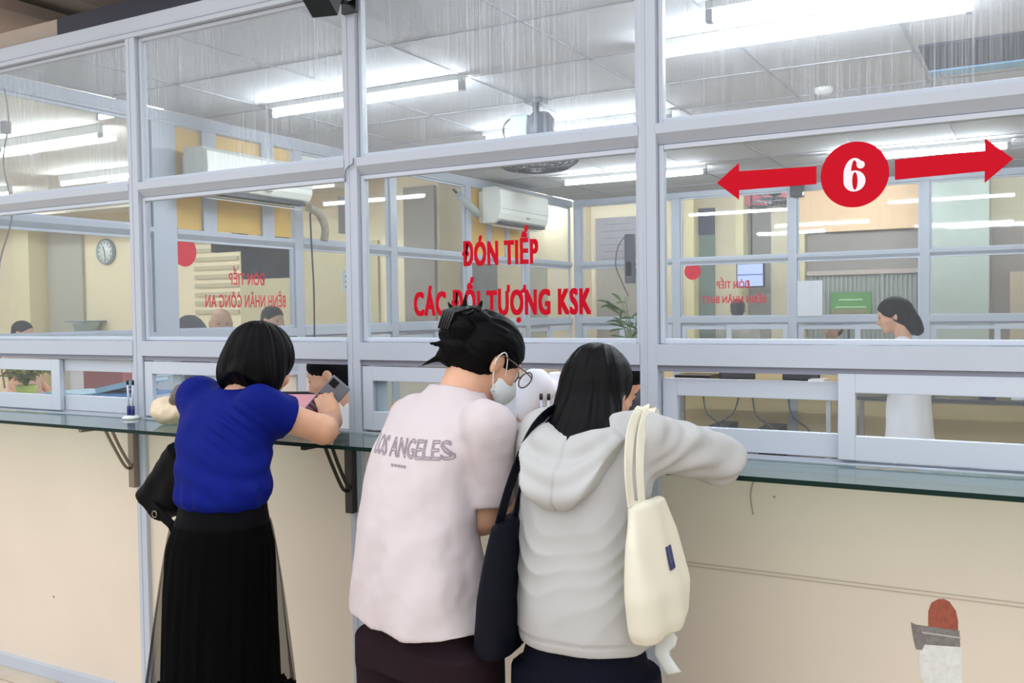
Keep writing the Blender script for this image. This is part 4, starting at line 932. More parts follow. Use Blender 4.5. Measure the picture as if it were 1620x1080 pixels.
    b = B(); ribbon(b, curve_pts([(-.01, -.055, -.055), (.035, -.055, -.085), (.07, -.05, -.11), (.085, -.045, -.14)], 10), (.6, 0, .8), .03, .005)
    obj('strap', b, gl, r); b = B(); tube(b, [(.012+.010*math.cos(a), -.062, -.082+.010*math.sin(a)) for a in np.linspace(0, 6.28, 13)], .002, 6, caps=False); obj('buckle', b, STEEL, r)
    return body
build_blue()

# ================================================================ woman in the pink T shirt
def build_pink():
    hc = np.array([-1.240, -.40, 1.418]); HR = rot(-.50, .58, .05); ph = .26; bf = np.array([math.sin(ph), math.cos(ph), 0]); br = np.array([math.cos(ph), -math.sin(ph), 0])
    shR, shL = np.array([-1.145, -.545, 1.272]), np.array([-1.455, -.45, 1.27])
    elR, wrR = np.array([-1.178, -.525, 1.045]), np.array([-1.125, -.28, 1.165]); elL, wrL = np.array([-1.555, -.36, 1.08]), np.array([-1.40, -.17, 1.165])
    v = Vol((-1.72, -.90, -.01), (-.98, .02, 1.64), .006)
    v.loft([(.74, -1.285, -.62, .135, .095), (.90, -1.285, -.62, .130, .095), (1.05, -1.32, -.585, .140, .10), (1.20, -1.31, -.53, .155, .10), (1.29, -1.30, -.50, .11, .07)], rot=-ph, k=.02)
    v.cap((-1.295, -.49, 1.28), hc+HR@np.array([0, -.035, -.05]), .056, .048, k=.03)
    v.cap(hc+HR@np.array([0, -.03, -.02]), (-1.27, -.46, 1.32), .045, .05, k=.03)
    head(v, hc, HR, .96)
    for a, b, c in ((shR, elR, wrR), (shL, elL, wrL)):
        v.cap(a, b, .050, .043, k=.03); v.cap(b, c, .043, .027, k=.02)
    hand(v, wrR, (-.35, .9, .0), (-.2, -.1, -1), 1, curl=.7); hand(v, wrL, (.3, .95, 0), (0, 0, -1), 1, curl=.4)
    leg(v, (-1.36, -.60, .78), (-1.385, -.60, .45), (-1.39, -.62, .09), (.07, .05, .036), toe=(.2, .98)); leg(v, (-1.21, -.64, .78), (-1.185, -.62, .45), (-1.175, -.66, .09), (.07, .05, .036), toe=(.3, .95))
    body = person_mesh(v, 'woman in oversized pale pink T shirt, mask and glasses bending toward the counter')
    t = Vol((-1.74, -.92, .76), (-1.02, -.26, 1.43), .0055)
    def fo(th, z): return np.clip((1.15-z)/.4, 0, 1)*(.022*np.sin(th*5+.6)+.014*np.sin(th*9+2+z*4))
    t.loft([(.800, -1.292, -.625, .188, .150), (.90, -1.303, -.620, .176, .144), (1.02, -1.322, -.605, .160, .132), (1.12, -1.326, -.575, .160, .126), (1.21, -1.320, -.540, .168, .120), (1.28, -1.306, -.505, .158, .102), (1.33, -1.295, -.475, .098, .075), (1.362, -1.290, -.46, .068, .06)], k=.03, rot=-ph, p=2.3, folds=fo)
    t.cap(shR+(-.012, 0, -.012), elR+(.0, 0, .02), .076, .070, k=.006, cut=.90); t.cap(shL+(.03, 0, -.012), elL, .076, .074, k=.03, cut=.86)
    t.ell(hc+HR@np.array([0, -.03, -.082]), (.066, .066, .05), HR, k=.008, mode='s')
    t.plane((-1.292, -.62, .806), (-.05, .0, -1.0)); V, F = t.mesh(2)
    def fold(V):
        x, y, z = V.T; u = (x+1.30)*br[0]+(y+.6)*br[1]
        d = .0055*vnoise(V*np.array([1, 1, .30]), 15)+.0015*vnoise(V, 40, 2)
        d += .0045*np.sin((u*.7+(1.3-z)*.55)*62+vnoise(V, 5, 3)*2.5)*np.exp(-((z-1.08)/.10)**2)*np.clip((u+.02)/.1, 0, 1)
        d += .004*np.sin((u*1.0+z*.35)*90+vnoise(V, 6)*3)*np.exp(-((u-.13)/.05)**2)*np.exp(-((z-1.17)/.12)**2)
        d += .0050*np.sin((u*.9-z*.25)*52+vnoise(V, 5)*2)*np.exp(-((z-.92)/.12)**2)
        return d
    sh_ = npobj('t_shirt', V, F, cloth_mat('pale_pink_cotton', '#c8bdbf', .85, wr=.5), body, fold)
    # trousers
    p = Vol((-1.62, -.86, .05), (-1.02, -.40, .96), .006)
    p.loft([(.70, -1.285, -.63, .170, .130), (.86, -1.290, -.62, .145, .110)], rot=-ph, k=.03)
    p.loft([(.08, -1.39, -.62, .085, .085), (.45, -1.385, -.61, .095, .095), (.76, -1.37, -.61, .110, .115)], k=.03); p.loft([(.08, -1.175, -.655, .085, .085), (.45, -1.182, -.635, .096, .096), (.76, -1.190, -.64, .112, .118)], k=.03)
    V, F = p.mesh(2); npobj('trousers', V, F, cloth_mat('maroon_cloth', '#22151b', .85), body, lambda V: .004*vnoise(V*np.array([1, 1, .4]), 16))
    # lettering across the back, laid on the cloth
    dg = bpy.context.evaluated_depsgraph_get(); bvh = BVHTree.FromObject(sh_, dg)
    def print_on(body_txt, u0, u1, z0, z1, m, outline, nm):
        bm = text_bm(body_txt, u0, u1, z0, z1, bold=0, res=2, shear=-.45)
        if outline:
            inner = []
            bmesh.ops.remove_doubles(bm, verts=bm.verts, dist=.00005)
            be = [e for e in bm.edges if len(e.link_faces) == 1]; nb = bmesh.new()
            for e in be:
                a, b2 = e.verts[0].co.copy(), e.verts[1].co.copy(); d = (b2-a)
                if d.length < 1e-6: continue
                d.normalize(); nn = Vector((-d.z, 0, d.x))*.0011; a2 = a-d*.0006; b3 = b2+d*.0006
                nb.faces.new([nb.verts.new(q) for q in (a2-nn, b3-nn, b3+nn, a2+nn)])
            bm.free(); bm = nb
        bmesh.ops.subdivide_edges(bm, edges=[e for e in bm.edges if e.calc_length() > .012], cuts=3)
        for vv_ in bm.verts:
            o = Vector((-1.30, -.60, vv_.co.z+ (vv_.co.x)*.0))+Vector(br)*vv_.co.x-Vector(bf)*.5
            hit = bvh.ray_cast(o, Vector(bf))
            if hit[0]: vv_.co = hit[0]+hit[1]*.0016
        ob = obj(nm, bm, m, sh_); return ob
    GL = mat('print_dusty', '#8d7f88', .8)
    print_on('LOS ANGELES', -.128, .118, 1.200, 1.242, GL, True, 'print_line'); print_on('-----', -.030, .024, 1.178, 1.183, GL, False, 'print_line')
    # hair gathered in a claw clip
    def P(x, y, z): return hc+HR@np.array([x, y, z])
    h = Vol(hc-.22, hc+.21, .004)
    h.ell(P(0, -.015, .040), (.084, .101, .086), HR, k=.02); h.ell(P(0, -.045, .0), (.080, .075, .075), HR, k=.02)
    h.ell(P(0, .110, -.055), (.075, .085, .100), HR, k=.01, mode='s')
    for s_ in (-1, 1): h.ell(P(s_*.085, .0, -.010), (.022, .030, .036), HR, k=.008, mode='s')
    h.plane(P(0, -.02, -.060), HR@np.array([0, .15, -1.0]))
    # twisted bun lobes behind the crown
    for (x, y, z, a, b, c, yw) in ((-.02, -.105, .050, .050, .035, .034, .5), (.022, -.112, .030, .034, .040, .040, -.4), (-.015, -.118, .008, .045, .030, .028, .2), (.006, -.100, -.022, .050, .030, .028, -.2), (-.045, -.098, .060, .022, .028, .034, .9), (.03, -.085, .075, .028, .034, .022, .1), (-.01, -.090, -.045, .040, .028, .022, 0)):
        h.ell(P(x, y, z), (a, b, c), HR@np.array(Matrix.Rotation(yw, 3, 'Y')), k=.006)
    h.cap(P(-.03, -.115, .055), P(-.062, -.150, .085), .012, .003, k=.01); h.cap(P(-.02, -.11, .07), P(-.022, -.135, .118), .010, .003, k=.008); h.cap(P(.02, -.10, .08), P(.03, -.11, .118), .010, .003, k=.008)
    h.cap(P(-.02, -.10, -.040), P(-.050, -.135, -.105), .014, .002, k=.01); h.cap(P(.0, -.115, -.02), P(-.01, -.16, -.045), .012, .002, k=.01)
    V, F = h.mesh(1)
    def hd(V):
        L = (V-hc)@HR; a = np.arctan2(L[:, 0], L[:, 2]+.0); return .0022*vnoise(np.stack([a*9, L[:, 1]*18, L[:, 0]*20], 1), 1.5)+.0018*vnoise(np.stack([L[:, 0]*90, L[:, 1]*14, L[:, 2]*90], 1), 1)
    ha = npobj('hair', V, F, HAIR, body, hd)
    b = B()
    for i in range(5):
        q = -.035+i*.016; tube(b, [tuple(P(q, -.125, .085)), tuple(P(q*.9, -.160, .050)), tuple(P(q*.8, -.150, .005))], [.005, .0045, .003], 6)
        tube(b, [tuple(P(q, -.09, .10)), tuple(P(q*.9, -.115, .085)), tuple(P(q*.8, -.14, .045))], [.004, .004, .003], 6)
    tube(b, [tuple(P(-.045, -.115, .092)), tuple(P(.045, -.115, .092))], .006, 8); obj('claw_clip', b, BLACK, ha)
    # mask and glasses
    mk = Vol(hc-.16, hc+.18, .0035)
    mk.ell(P(0, .038, -.045), (.066, .074, .062), HR, k=.01); mk.ell(P(0, .10, -.035), (.018, .020, .022), HR, k=.03); mk.ell(P(0, .030, -.045), (.060, .066, .075), HR, k=.004, mode='s')
    mk.plane(P(0, .028, 0), HR@np.array([0, -1, .15])); mk.plane(P(0, .09, -.008), HR@np.array([0, .25, 1])); mk.plane(P(0, .05, -.100), HR@np.array([0, 0, -1])); V, F = mk.mesh(1)
    m_ = npobj('face_mask', V, F, mat('mask_white', '#dfe6e6', .8, bump=.2, bscale=300), body)
    b = B()
    for s_ in (-1, 1): tube(b, curve_pts([tuple(P(s_*.062, .040, -.020)), tuple(P(s_*.079, .010, .020)), tuple(P(s_*.086, -.012, .026)), tuple(P(s_*.083, -.018, -.01)), tuple(P(s_*.066, .030, -.075))], 14), .0016, 5)
    obj('ear_loop', b, WHITE, m_)
    b = B(); lb = B()
    for s_ in (-1, 1):
        pts = [P(s_*.034+.027*math.cos(a), .112-.010*abs(math.cos(a))*0, .012+.023*math.sin(a)) for a in np.linspace(0, 2*math.pi, 33)]; tube(b, [tuple(q) for q in pts], .0020, 6, caps=False)
        tube(b, [tuple(P(s_*.061, .110, .020)), tuple(P(s_*.078, .08, .020)), tuple(P(s_*.082, -.005, .022)), tuple(P(s_*.082, -.022, .008))], .0017, 6)
        vs = [lb.verts.new(P(s_*.034+.026*math.cos(a), .112, .012+.022*math.sin(a))) for a in np.linspace(0, 2*math.pi, 28, endpoint=False)]; lb.faces.new(vs)
    tube(b, [tuple(P(-.008, .112, .014)), tuple(P(0, .115, .018)), tuple(P(.008, .112, .014))], .0018, 6)
    gg = obj('glasses', b, mat('glasses_frame', '#6b5d60', .3, metal=.6), body); l_ = obj('lens', lb, mat('clear_lens', '#e8eef0', .1, alpha=.12), gg); sm = l_.modifiers.new('solid', 'SOLIDIFY'); sm.thickness = .001
    for a in ((-1.39, -.62, .09), (-1.175, -.66, .09)): shoe(body, a, (.2, .98), WHITE)
    return body
build_pink()

# ================================================================ woman in the grey hooded top
def build_grey():
    hc = np.array([-.925, -.39, 1.348]); HR = rot(-.05, .40)
    shR, shL = np.array([-.765, -.50, 1.255]), np.array([-1.035, -.48, 1.252])
    elR, wrR = np.array([-.655, -.305, 1.190]), np.array([-.82, -.16, 1.168]); elL, wrL = np.array([-1.155, -.40, 1.09]), np.array([-1.03, -.20, 1.168])
    v = Vol((-1.35, -.86, -.01), (-.48, .06, 1.53), .006)
    v.loft([(.74, -.885, -.57, .125, .09), (.90, -.885, -.57, .125, .09), (1.05, -.905, -.55, .135, .10), (1.18, -.905, -.52, .148, .095), (1.26, -.905, -.50, .10, .06)], k=.02)
    v.cap((-.907, -.48, 1.24), hc+HR@np.array([0, -.03, -.05]), .052, .047, k=.03)
    head(v, hc, HR, .90)
    for a, b, c in ((shR, elR, wrR), (shL, elL, wrL)):
        v.cap(a, b, .046, .040, k=.03); v.cap(b, c, .040, .025, k=.02)
    hand(v, wrR, (-.75, .6, .0), (0, 0, -1), -1, curl=.7, sc=.93); hand(v, wrL, (.6, .8, 0), (0, 0, -1), 1, curl=.3, sc=.93)
    leg(v, (-.95, -.57, .78), (-.97, -.57, .45), (-.98, -.59, .09), (.07, .05, .036)); leg(v, (-.84, -.57, .76), (-.80, -.57, .45), (-.80, -.60, .09), (.062, .05, .036))
    body = person_mesh(v, 'woman in light grey hooded top and navy trousers, a bag on each shoulder')
    t = Vol((-1.40, -.86, .78), (-.46, -.02, 1.38), .0055)
    t.loft([(.800, -.886, -.565, .150, .126), (.83, -.886, -.565, .158, .136), (.90, -.888, -.565, .155, .134), (1.00, -.892, -.560, .150, .128), (1.10, -.897, -.548, .150, .123), (1.18, -.902, -.525, .158, .118), (1.235, -.905, -.505, .156, .098), (1.275, -.905, -.49, .110, .078), (1.305, -.905, -.475, .075, .065)], k=.03, p=2.3)
    t.cap(shR+(-.01, 0, -.004), elR, .070, .058, k=.03); t.cap(elR, wrR, .058, .044, k=.02, cut=.98); t.cap(shL+(.01, 0, -.004), elL, .068, .062, k=.03); t.cap(elL, wrL, .060, .046, k=.02, cut=.98)
    t.ell(hc+HR@np.array([0, .02, -.105]), (.058, .056, .04), HR, k=.01, mode='s'); V, F = t.mesh(2)
    def fold(V):
        x, y, z = V.T; u = x+.895; back = np.clip(-(y+.53)/.05, 0, 1)
        w = z-7.5*u*u-.20*u; ph_ = w*42+vnoise(V, 4.5)*4.2+vnoise(V, 11, 2)*1.2+u*6
        d = back*.0065*(.55-np.abs(np.sin(ph_))**.7)*(.55+.45*vnoise(V, 6, 7))*np.exp(-((z-1.0)/.13)**2)
        d += .0032*vnoise(V*np.array([1, 1, .6]), 18)-.004*np.exp(-((z-.826)/.003)**2)
        ar = np.clip((x+.76)/.05, 0, 1); d += ar*.011*np.sin((x*.5+z*.9-y*.6)*105+vnoise(V, 9)*3.5)*vnoise(V, 10, 4)
        al = np.clip(-(x+1.09)/.04, 0, 1); d += al*.006*np.sin((z*.9+y*.3)*120+vnoise(V, 9)*3)
        return d
    GC = cloth_mat('grey_jersey', '#b2b2b1', .8); tp = npobj('hooded_top', V, F, GC, body, fold)
    # hood lying on the back: a soft V shaped pouch
    g = Vol((-1.10, -.84, 1.06), (-.70, -.36, 1.34), .0045)
    def hoodfn(X, Y, Z):
        u = (X+.905); zt = 1.275-Z
        half = .128*np.sqrt(np.clip(1-(zt/.172), 0, 1))+.0
        yb = -.562-.125*np.sin(np.clip(zt/.190, 0, 1)*math.pi*.80)-.0+.9*u*u
        a = np.abs(u)-half; b = np.abs(Y-yb-.038)-.052
        return np.maximum(np.maximum(a*.6, b), np.maximum(1.108-Z, Z-1.262))
    g.op(hoodfn, (-1.06, -.80, 1.10), (-.75, -.40, 1.30), k=.005)
    g.cap((-1.01, -.485, 1.262), (-.965, -.60, 1.245), .030, .034, k=.03); g.cap((-.80, -.485, 1.262), (-.845, -.60, 1.245), .030, .034, k=.03); g.cap((-.965, -.60, 1.235), (-.845, -.60, 1.235), .030, k=.03)
    V, F = g.mesh(5)
    def hf(V):
        x, y, z = V.T; u = x+.905; w = z-5.5*u*u
        return .0045*np.sin(w*85+vnoise(V, 8)*3)*np.clip((1.285-z)/.06, 0, 1)+.0025*vnoise(V, 25)-.005*np.exp(-(u/.0022)**2)
    npobj('hood', V, F, GC, tp, hf)
    p = Vol((-1.20, -.86, .05), (-.60, -.38, .96), .006)
    p.loft([(.70, -.885, -.575, .158, .122), (.83, -.885, -.57, .128, .100)], k=.03); p.loft([(.08, -.98, -.585, .09, .09), (.45, -.975, -.575, .096, .096), (.74, -.962, -.57, .094, .108)], k=.02); p.loft([(.08, -.79, -.60, .09, .09), (.45, -.795, -.575, .098, .096), (.74, -.808, -.57, .094, .108)], k=.02)
    V, F = p.mesh(2); npobj('trousers', V, F, cloth_mat('navy_cloth', '#0a0c1a', .85), body, lambda V: .003*vnoise(V*np.array([1, 1, .4]), 16))
    # straight shoulder length hair
    def P(x, y, z): return hc+HR@np.array([x, y, z])
    h = Vol(hc+np.array([-.15, -.34, -.22]), hc+np.array([.15, .16, .14]), .0035)
    h.ell(P(0, -.018, .030), (.079, .096, .083), HR, k=.02)
    c0 = hc
    h.loft([(c0[2]-.138, c0[0]+.062, c0[1]-.215, .038, .028), (c0[2]-.112, c0[0]+.040, c0[1]-.200, .072, .042), (c0[2]-.085, c0[0]+.026, c0[1]-.165, .080, .056), (c0[2]-.05, c0[0]+.010, c0[1]-.108, .083, .068), (c0[2]+.0, c0[0]-.0, c0[1]-.055, .081, .075), (c0[2]+.04, c0[0], c0[1]-.034, .078, .078), (c0[2]+.075, c0[0], c0[1]-.018, .060, .062), (c0[2]+.092, c0[0], c0[1]-.010, .025, .03)], k=.025, p=2.0)
    h.ell(P(0, .105, -.045), (.060, .085, .100), HR, k=.01, mode='s')
    V, F = h.mesh(1)
    def hd(V):
        x, y, z = V.T; a = np.arctan2(x-hc[0], -(y-hc[1]-.02)); low = np.clip((hc[2]-z)/.14, 0, 1)
        d = .0024*vnoise(np.stack([a*6.5, z*3, a*0], 1), 1.5)+.0022*vnoise(np.stack([a*17, z*4, a*0+5], 1), 1.5)
        top = np.clip((z-hc[2]-.02)/.08, 0, 1); d -= top*.006*np.exp(-((x-hc[0]-.012)/.004)**2); return d
    V2 = V.copy(); low = V[:, 2] < hc[2]-.085; a = np.arctan2(V[:, 0]-hc[0], -(V[:, 1]-hc[1]))
    V2[low, 2] += (vnoise(np.stack([a*16, a*0, a*0], 1), 1.3)*.016)[low]*np.clip((hc[2]-.085-V[low, 2])/.03, 0, 1)
    npobj('hair', V2, F, mat('dark_brown_hair', '#040305', .5, spec=.12, noise=.35, nscale=60, bump=.5, bscale=120, stretch=(1, 1, .08)), body, hd)
    for a in ((-.98, -.59, .09), (-.80, -.60, .09)): shoe(body, a, (0, 1), BLACK)
    return body
build_grey()

# tote bags
def tote(label, c, secs, m, bfold, straps, sw, top_z, extra=None, name='tote_bag', rz=0.0, hollow=True):
    r = empty(name, (c[0], c[1], 0), label, 'bag')
    zs = [s_[0] for s_ in secs]; mx = max(max(s_[3], s_[4]) for s_ in secs)+.05
    g = Vol((min(s_[1] for s_ in secs)-mx, min(s_[2] for s_ in secs)-mx, min(zs)-.03), (max(s_[1] for s_ in secs)+mx, max(s_[2] for s_ in secs)+mx, max(zs)+.03), .005)
    g.loft(secs, p=3.0, k=.01, rot=rz)
    V, F = g.mesh(3); npobj('body', V, F, m, r, bfold)
    for pts in straps:
        b = B(); ribbon(b, curve_pts(pts, 26), (.15, 1, 0), sw, .003); obj('handle', b, m, r)
    return r
BLK = cloth_mat('navy_black_canvas', '#0b0d18', .6, bscale=500); CRM = cloth_mat('cream_canvas', '#d8d4c2', .85, bscale=500)
bt = tote('dark navy tote bag hanging between the woman in pink and the woman in grey', (-1.058, -.60), [(.765, -.015, .0, .040, .118), (.79, -.017, .0, .046, .130), (.90, -.010, .0, .042, .132), (1.02, .006, 0, .030, .124), (1.075, .012, 0, .020, .120)], BLK,
     lambda V: .004*vnoise(V*np.array([1, 1, .5]), 15)+.003*np.sin(V[:, 1]*55+V[:, 2]*9)*np.clip((V[:, 2]-.85)*4, 0, 1), [[(.010, -.075, 1.068), (.030, -.045, 1.17), (.048, .03, 1.275), (.075, .095, 1.318), (.088, .16, 1.29), (.07, .185, 1.2)],
     [(.022, -.02, 1.068), (.042, .0, 1.17), (.062, .055, 1.268), (.090, .105, 1.312), (.10, .165, 1.285), (.08, .19, 1.2)]], .030, 1.07, rz=.12)
ct = tote('cream canvas tote bag on the right shoulder of the woman in grey', (-.705, -.60), [(.850, .008, .0, .030, .095), (.875, .010, .0, .036, .112), (.95, .008, .0, .036, .118), (1.06, -.008, 0, .026, .098), (1.135, -.020, 0, .018, .072)], CRM,
     lambda V: .005*vnoise(V*np.array([1, 1, .45]), 14)+.003*np.sin(V[:, 1]*60+V[:, 2]*14), [[(-.030, -.060, 1.135), (-.038, -.055, 1.21), (-.055, .005, 1.282), (-.062, .085, 1.322), (-.06, .15, 1.30), (-.05, .18, 1.2)],
     [(-.018, -.03, 1.135), (-.026, -.02, 1.21), (-.040, .03, 1.278), (-.046, .095, 1.318), (-.045, .15, 1.29), (-.04, .18, 1.2)]], .026, 1.14, rz=-.12)
b = B(); box(b, -.014, -.003, -.0008, .0008, -.024, .024); box(b, .003, .014, -.0008, .0008, -.024, .024); box(b, -.012, .012, -.0008, .0008, -.026, -.014)
pm = obj('printed_mark', b, mat('mark_navy', '#2e3766', .6), ct); body_ = [c_ for c_ in ct.children if c_.name.startswith('body')][0]
dg = bpy.context.evaluated_depsgraph_get(); bv = BVHTree.FromObject(body_, dg); hit = bv.find_nearest(Vector((.085, .005, 1.030)))
pm.location = hit[0]+hit[1]*.0015; pm.rotation_mode = 'QUATERNION'; pm.rotation_quaternion = (hit[1]*-1).to_track_quat('Y', 'Z')
b = B(); tube(b, curve_pts([(.0, .06, .86), (.012, .065, .83), (.0, .06, .80), (.02, .05, .76)], 8), .012, 8)
prm = obj('hanging_cloth_end', b, mat('pale_cloth', '#c9cdca', .8), ct); prm.scale = (1.6, .5, 1)

# ================================================================ people inside the office
def staff(label, base, hc, HR, sh, el, wr, coat, seated=True, hairf=None, coat_z=(.5, 1.25), lean=(0, 0), vox=.009, legs=True, hcol=HAIRF, wide=1.0, skin=SKIN):
    """base = hip centre (x, y, z); sh/el/wr = pairs right, left"""
    base = np.array(base, float); hc = np.array(hc, float); lo = np.minimum.reduce([base, hc]+[np.array(q) for q in sh+el+wr])-.22; hi = np.maximum.reduce([base, hc]+[np.array(q) for q in sh+el+wr])+.22
    f = HR[:, 1].copy(); f[2] = 0; f /= np.linalg.norm(f); lo = np.minimum(lo, base-.62*seated-.2); hi = np.maximum(hi, base+.62*seated+.2); lo[2] = -.01; hi[2] = hc[2]+.16
    v = Vol(lo, hi, vox); mid = (np.array(sh[0])+np.array(sh[1]))/2; ang = math.atan2(sh[0][1]-sh[1][1], sh[0][0]-sh[1][0])
    v.loft([(base[2]-.08, base[0], base[1], .15*wide, .11), (base[2]+.1, base[0], base[1], .135*wide, .10), (mid[2]-.10, mid[0]*.7+base[0]*.3, mid[1]*.7+base[1]*.3, .15*wide, .10), (mid[2], mid[0], mid[1], .12*wide, .07)], rot=ang, k=.02)
    v.cap(mid, hc+HR@np.array([0, -.03, -.06]), .054, .048, k=.03); head(v, hc, HR, .98)
    s3 = np.array([f[1], -f[0], 0])
    for i in (0, 1):
        v.cap(sh[i], el[i], .048, .040, k=.03); v.cap(el[i], wr[i], .040, .026, k=.02)
        d = np.array(wr[i])-np.array(el[i]); hand(v, wr[i], d, (0.1*f[0], .1*f[1], -1), 1 if i else -1, curl=.5, sc=.93)
        hp = base+s3*(.09 if i == 0 else -.09)
        if seated: kn = hp+f*.38-np.array([0, 0, .02]); an = np.array([kn[0], kn[1], .09])
        else: kn = np.array([hp[0], hp[1], .47])+f*.02; an = np.array([hp[0], hp[1], .09])
        leg(v, hp, kn, an, toe=(f[0], f[1]))
    body = person_mesh(v, label, m=skin)
    t = Vol(lo, hi, vox*.8)
    wz = coat_z
    t.loft([(wz[0], base[0], base[1], .175*wide if seated else .215*wide, .15 if seated else .18), (base[2]+.1, base[0], base[1], .165*wide, .13), (mid[2]-.12, mid[0]*.7+base[0]*.3, mid[1]*.7+base[1]*.3, .172*wide, .125), (mid[2]-.02, mid[0], mid[1], .15*wide, .10), (mid[2]+.045, mid[0], mid[1], .07, .065)], rot=ang, k=.03)
    for i in (0, 1):
        cutl = coat.get('cut', .98)
        if cutl > 1: t.cap(sh[i], el[i], .066, .055, k=.03); t.cap(el[i], wr[i], .055, .045, k=.02, cut=.95)
        else: t.cap(sh[i], el[i], .066, .062, k=.03, cut=cutl)
    V, F = t.mesh(2); npobj(coat.get('name', 'white_coat'), V, F, coat['m'], body, lambda V: .006*vnoise(V*np.array([1, 1, .5]), 14))
    if seated:
        p = Vol(lo, hi, vox)
        for i in (0, 1):
            hp = base+s3*(.09 if i == 0 else -.09); kn = hp+f*.38-np.array([0, 0, .02]); p.cap(hp, kn, .095, .072, k=.03); p.cap(kn, (kn[0], kn[1], .12), .072, .06, k=.02)
    else:
        p = Vol(lo, hi, vox)
        for i in (0, 1):
            hp = base+s3*(.075 if i == 0 else -.075); p.cap(hp, (hp[0], hp[1], .12), .085, .07, k=.03)
    V, F = p.mesh(1); npobj('trousers', V, F, cloth_mat('charcoal_cloth', '#2b2c36', .85), body)
    h = Vol(hc-.26, hc+.26, .006); (hairf or short_hair)(h, hc, HR); V, F = h.mesh(1); npobj('hair', V, F, hcol, body, hairdisp(hc, amp=.002))
    for s_ in (-1, 1):
        e = Vol(hc-.13, hc+.13, .003); e.ell(hc+HR@np.array([s_*.027, .083, .008]), (.008, .0065, .0055), HR, k=.002); V, F = e.mesh(0); npobj('eye', V, F, BLACK, body)
        hp = base+s3*(.09*s_); an = hp+(f*.38 if seated else 0); shoe(body, (an[0], an[1], .09), (f[0], f[1]), BLACK)
    if seated:
        st = empty('office_stool', (base[0]-f[0]*.02, base[1]-f[1]*.02, 0), 'dark stool under the ' + label.split(',')[0], 'stool')
        obj('seat', lathe(B(), [(.0, 0), (.18, 0), (.20, .02), (.20, .05), (.17, .065), (0, .065)], (0, 0, base[2]-.175), 24), DARK, st); b = B(); tube(b, [(0, 0, .05), (0, 0, base[2]-.17)], .025, 10)
        for k in range(5): a = k*1.257; tube(b, [(0, 0, .07), (.22*math.cos(a), .22*math.sin(a), .03)], .015, 8)
        obj('pedestal', b, DLEG, st)
    return body
def short_hair(h, c, R):
    P = lambda x, y, z: c+R@np.array([x, y, z])
    h.ell(P(0, -.016, .042), (.082, .100, .082), R, k=.02); h.ell(P(0, -.055, -.015), (.072, .060, .075), R, k=.02); h.ell(P(0, .105, -.03), (.075, .080, .088), R, k=.01, mode='s')
    for s_ in (-1, 1): h.ell(P(s_*.085, .0, -.012), (.022, .030, .036), R, k=.006, mode='s')
    h.plane(P(0, -.03, -.080), R@np.array([0, .3, -1.]))
def pinned_hair(h, c, R):
    short_hair(h, c, R); h.ell(c+R@np.array([0, -.115, .02]), (.045, .035, .04), R, k=.015)
def long_hair(h, c, R):
    P = lambda x, y, z: c+R@np.array([x, y, z])
    h.ell(P(0, -.016, .040), (.086, .104, .088), R, k=.02); h.cap(P(0, -.07, .02), P(0, -.125, -.13), .070, .042, k=.03); h.cap(P(0, -.05, .0), P(0, -.10, -.08), .076, .06, k=.03)
    h.ell(P(0, .105, -.03), (.075, .080, .095), R, k=.01, mode='s')
COAT = cloth_mat('white_coat_cloth', '#e6e7ef', .8, bscale=400)
staff('woman in white coat seated behind the open window, face down', (-2.40, .74, .62), (-2.60, .60, 1.285), rot(2.05, .42), [(-2.56, .80, 1.12), (-2.40, .52, 1.12)], [(-2.68, .84, .92), (-2.50, .42, .92)], [(-2.86, .66, .83), (-2.74, .44, .83)], dict(m=COAT, cut=2), hairf=pinned_hair, coat_z=(.56, 1.2))
staff('clerk in white short sleeved shirt bent over the grey desk inside', (-1.93, 1.02, .62), (-1.40, .86, 1.27), rot(-1.9, .7), [(-1.72, .80, 1.25), (-1.62, 1.16, 1.25)], [(-1.85, .66, 1.06), (-1.45, 1.10, .98)], [(-1.60, .50, .84), (-1.35, .86, .84)], dict(m=COAT, cut=.55, name='shirt'), coat_z=(.56, 1.2), wide=1.05)
staff('standing woman with shoulder length dark hair in long white coat', (-.72, 4.3, .88), (-.825, 4.3, 1.475), rot(1.75, .26), [(-.75, 4.44, 1.28), (-.75, 4.16, 1.28)], [(-.88, 4.50, 1.05), (-.90, 4.10, 1.05)], [(-1.08, 4.42, 1.18), (-1.12, 4.18, 1.18)], dict(m=COAT, cut=2, name='lab_coat'), seated=False, hairf=long_hair, coat_z=(.30, 1.3), wide=1.0)

# ================================================================ parcel on the shelf and far people
r = empty('wrapped_parcel', (-2.775, -.095, 1.145), 'cream and brown bagged bundle on the glass shelf beside the woman in blue', 'bag')
g = Vol((-.12, -.10, -.02), (.14, .10, .16), .005); g.ell((0, 0, .045), (.082, .060, .045), k=.01); g.ell((-.03, .01, .06), (.05, .05, .04), k=.02); g.plane((0, 0, .001), (0, 0, -1)); V, F = g.mesh(1)
npobj('bundle', V, F, mat('bundle_cream', '#e2cdb0', .6, noise=.15, nscale=30), r, lambda V: .005*vnoise(V, 40))
g = Vol((-.12, -.10, .02), (.14, .10, .20), .005); g.ell((.045, .01, .095), (.040, .04, .040), k=.01); g.ell((.06, .0, .12), (.03, .03, .03), k=.01); V, F = g.mesh(1)
npobj('dark_top', V, F, mat('bundle_brown', '#6e625e', .6, noise=.3, nscale=40), r, lambda V: .006*vnoise(V, 45))

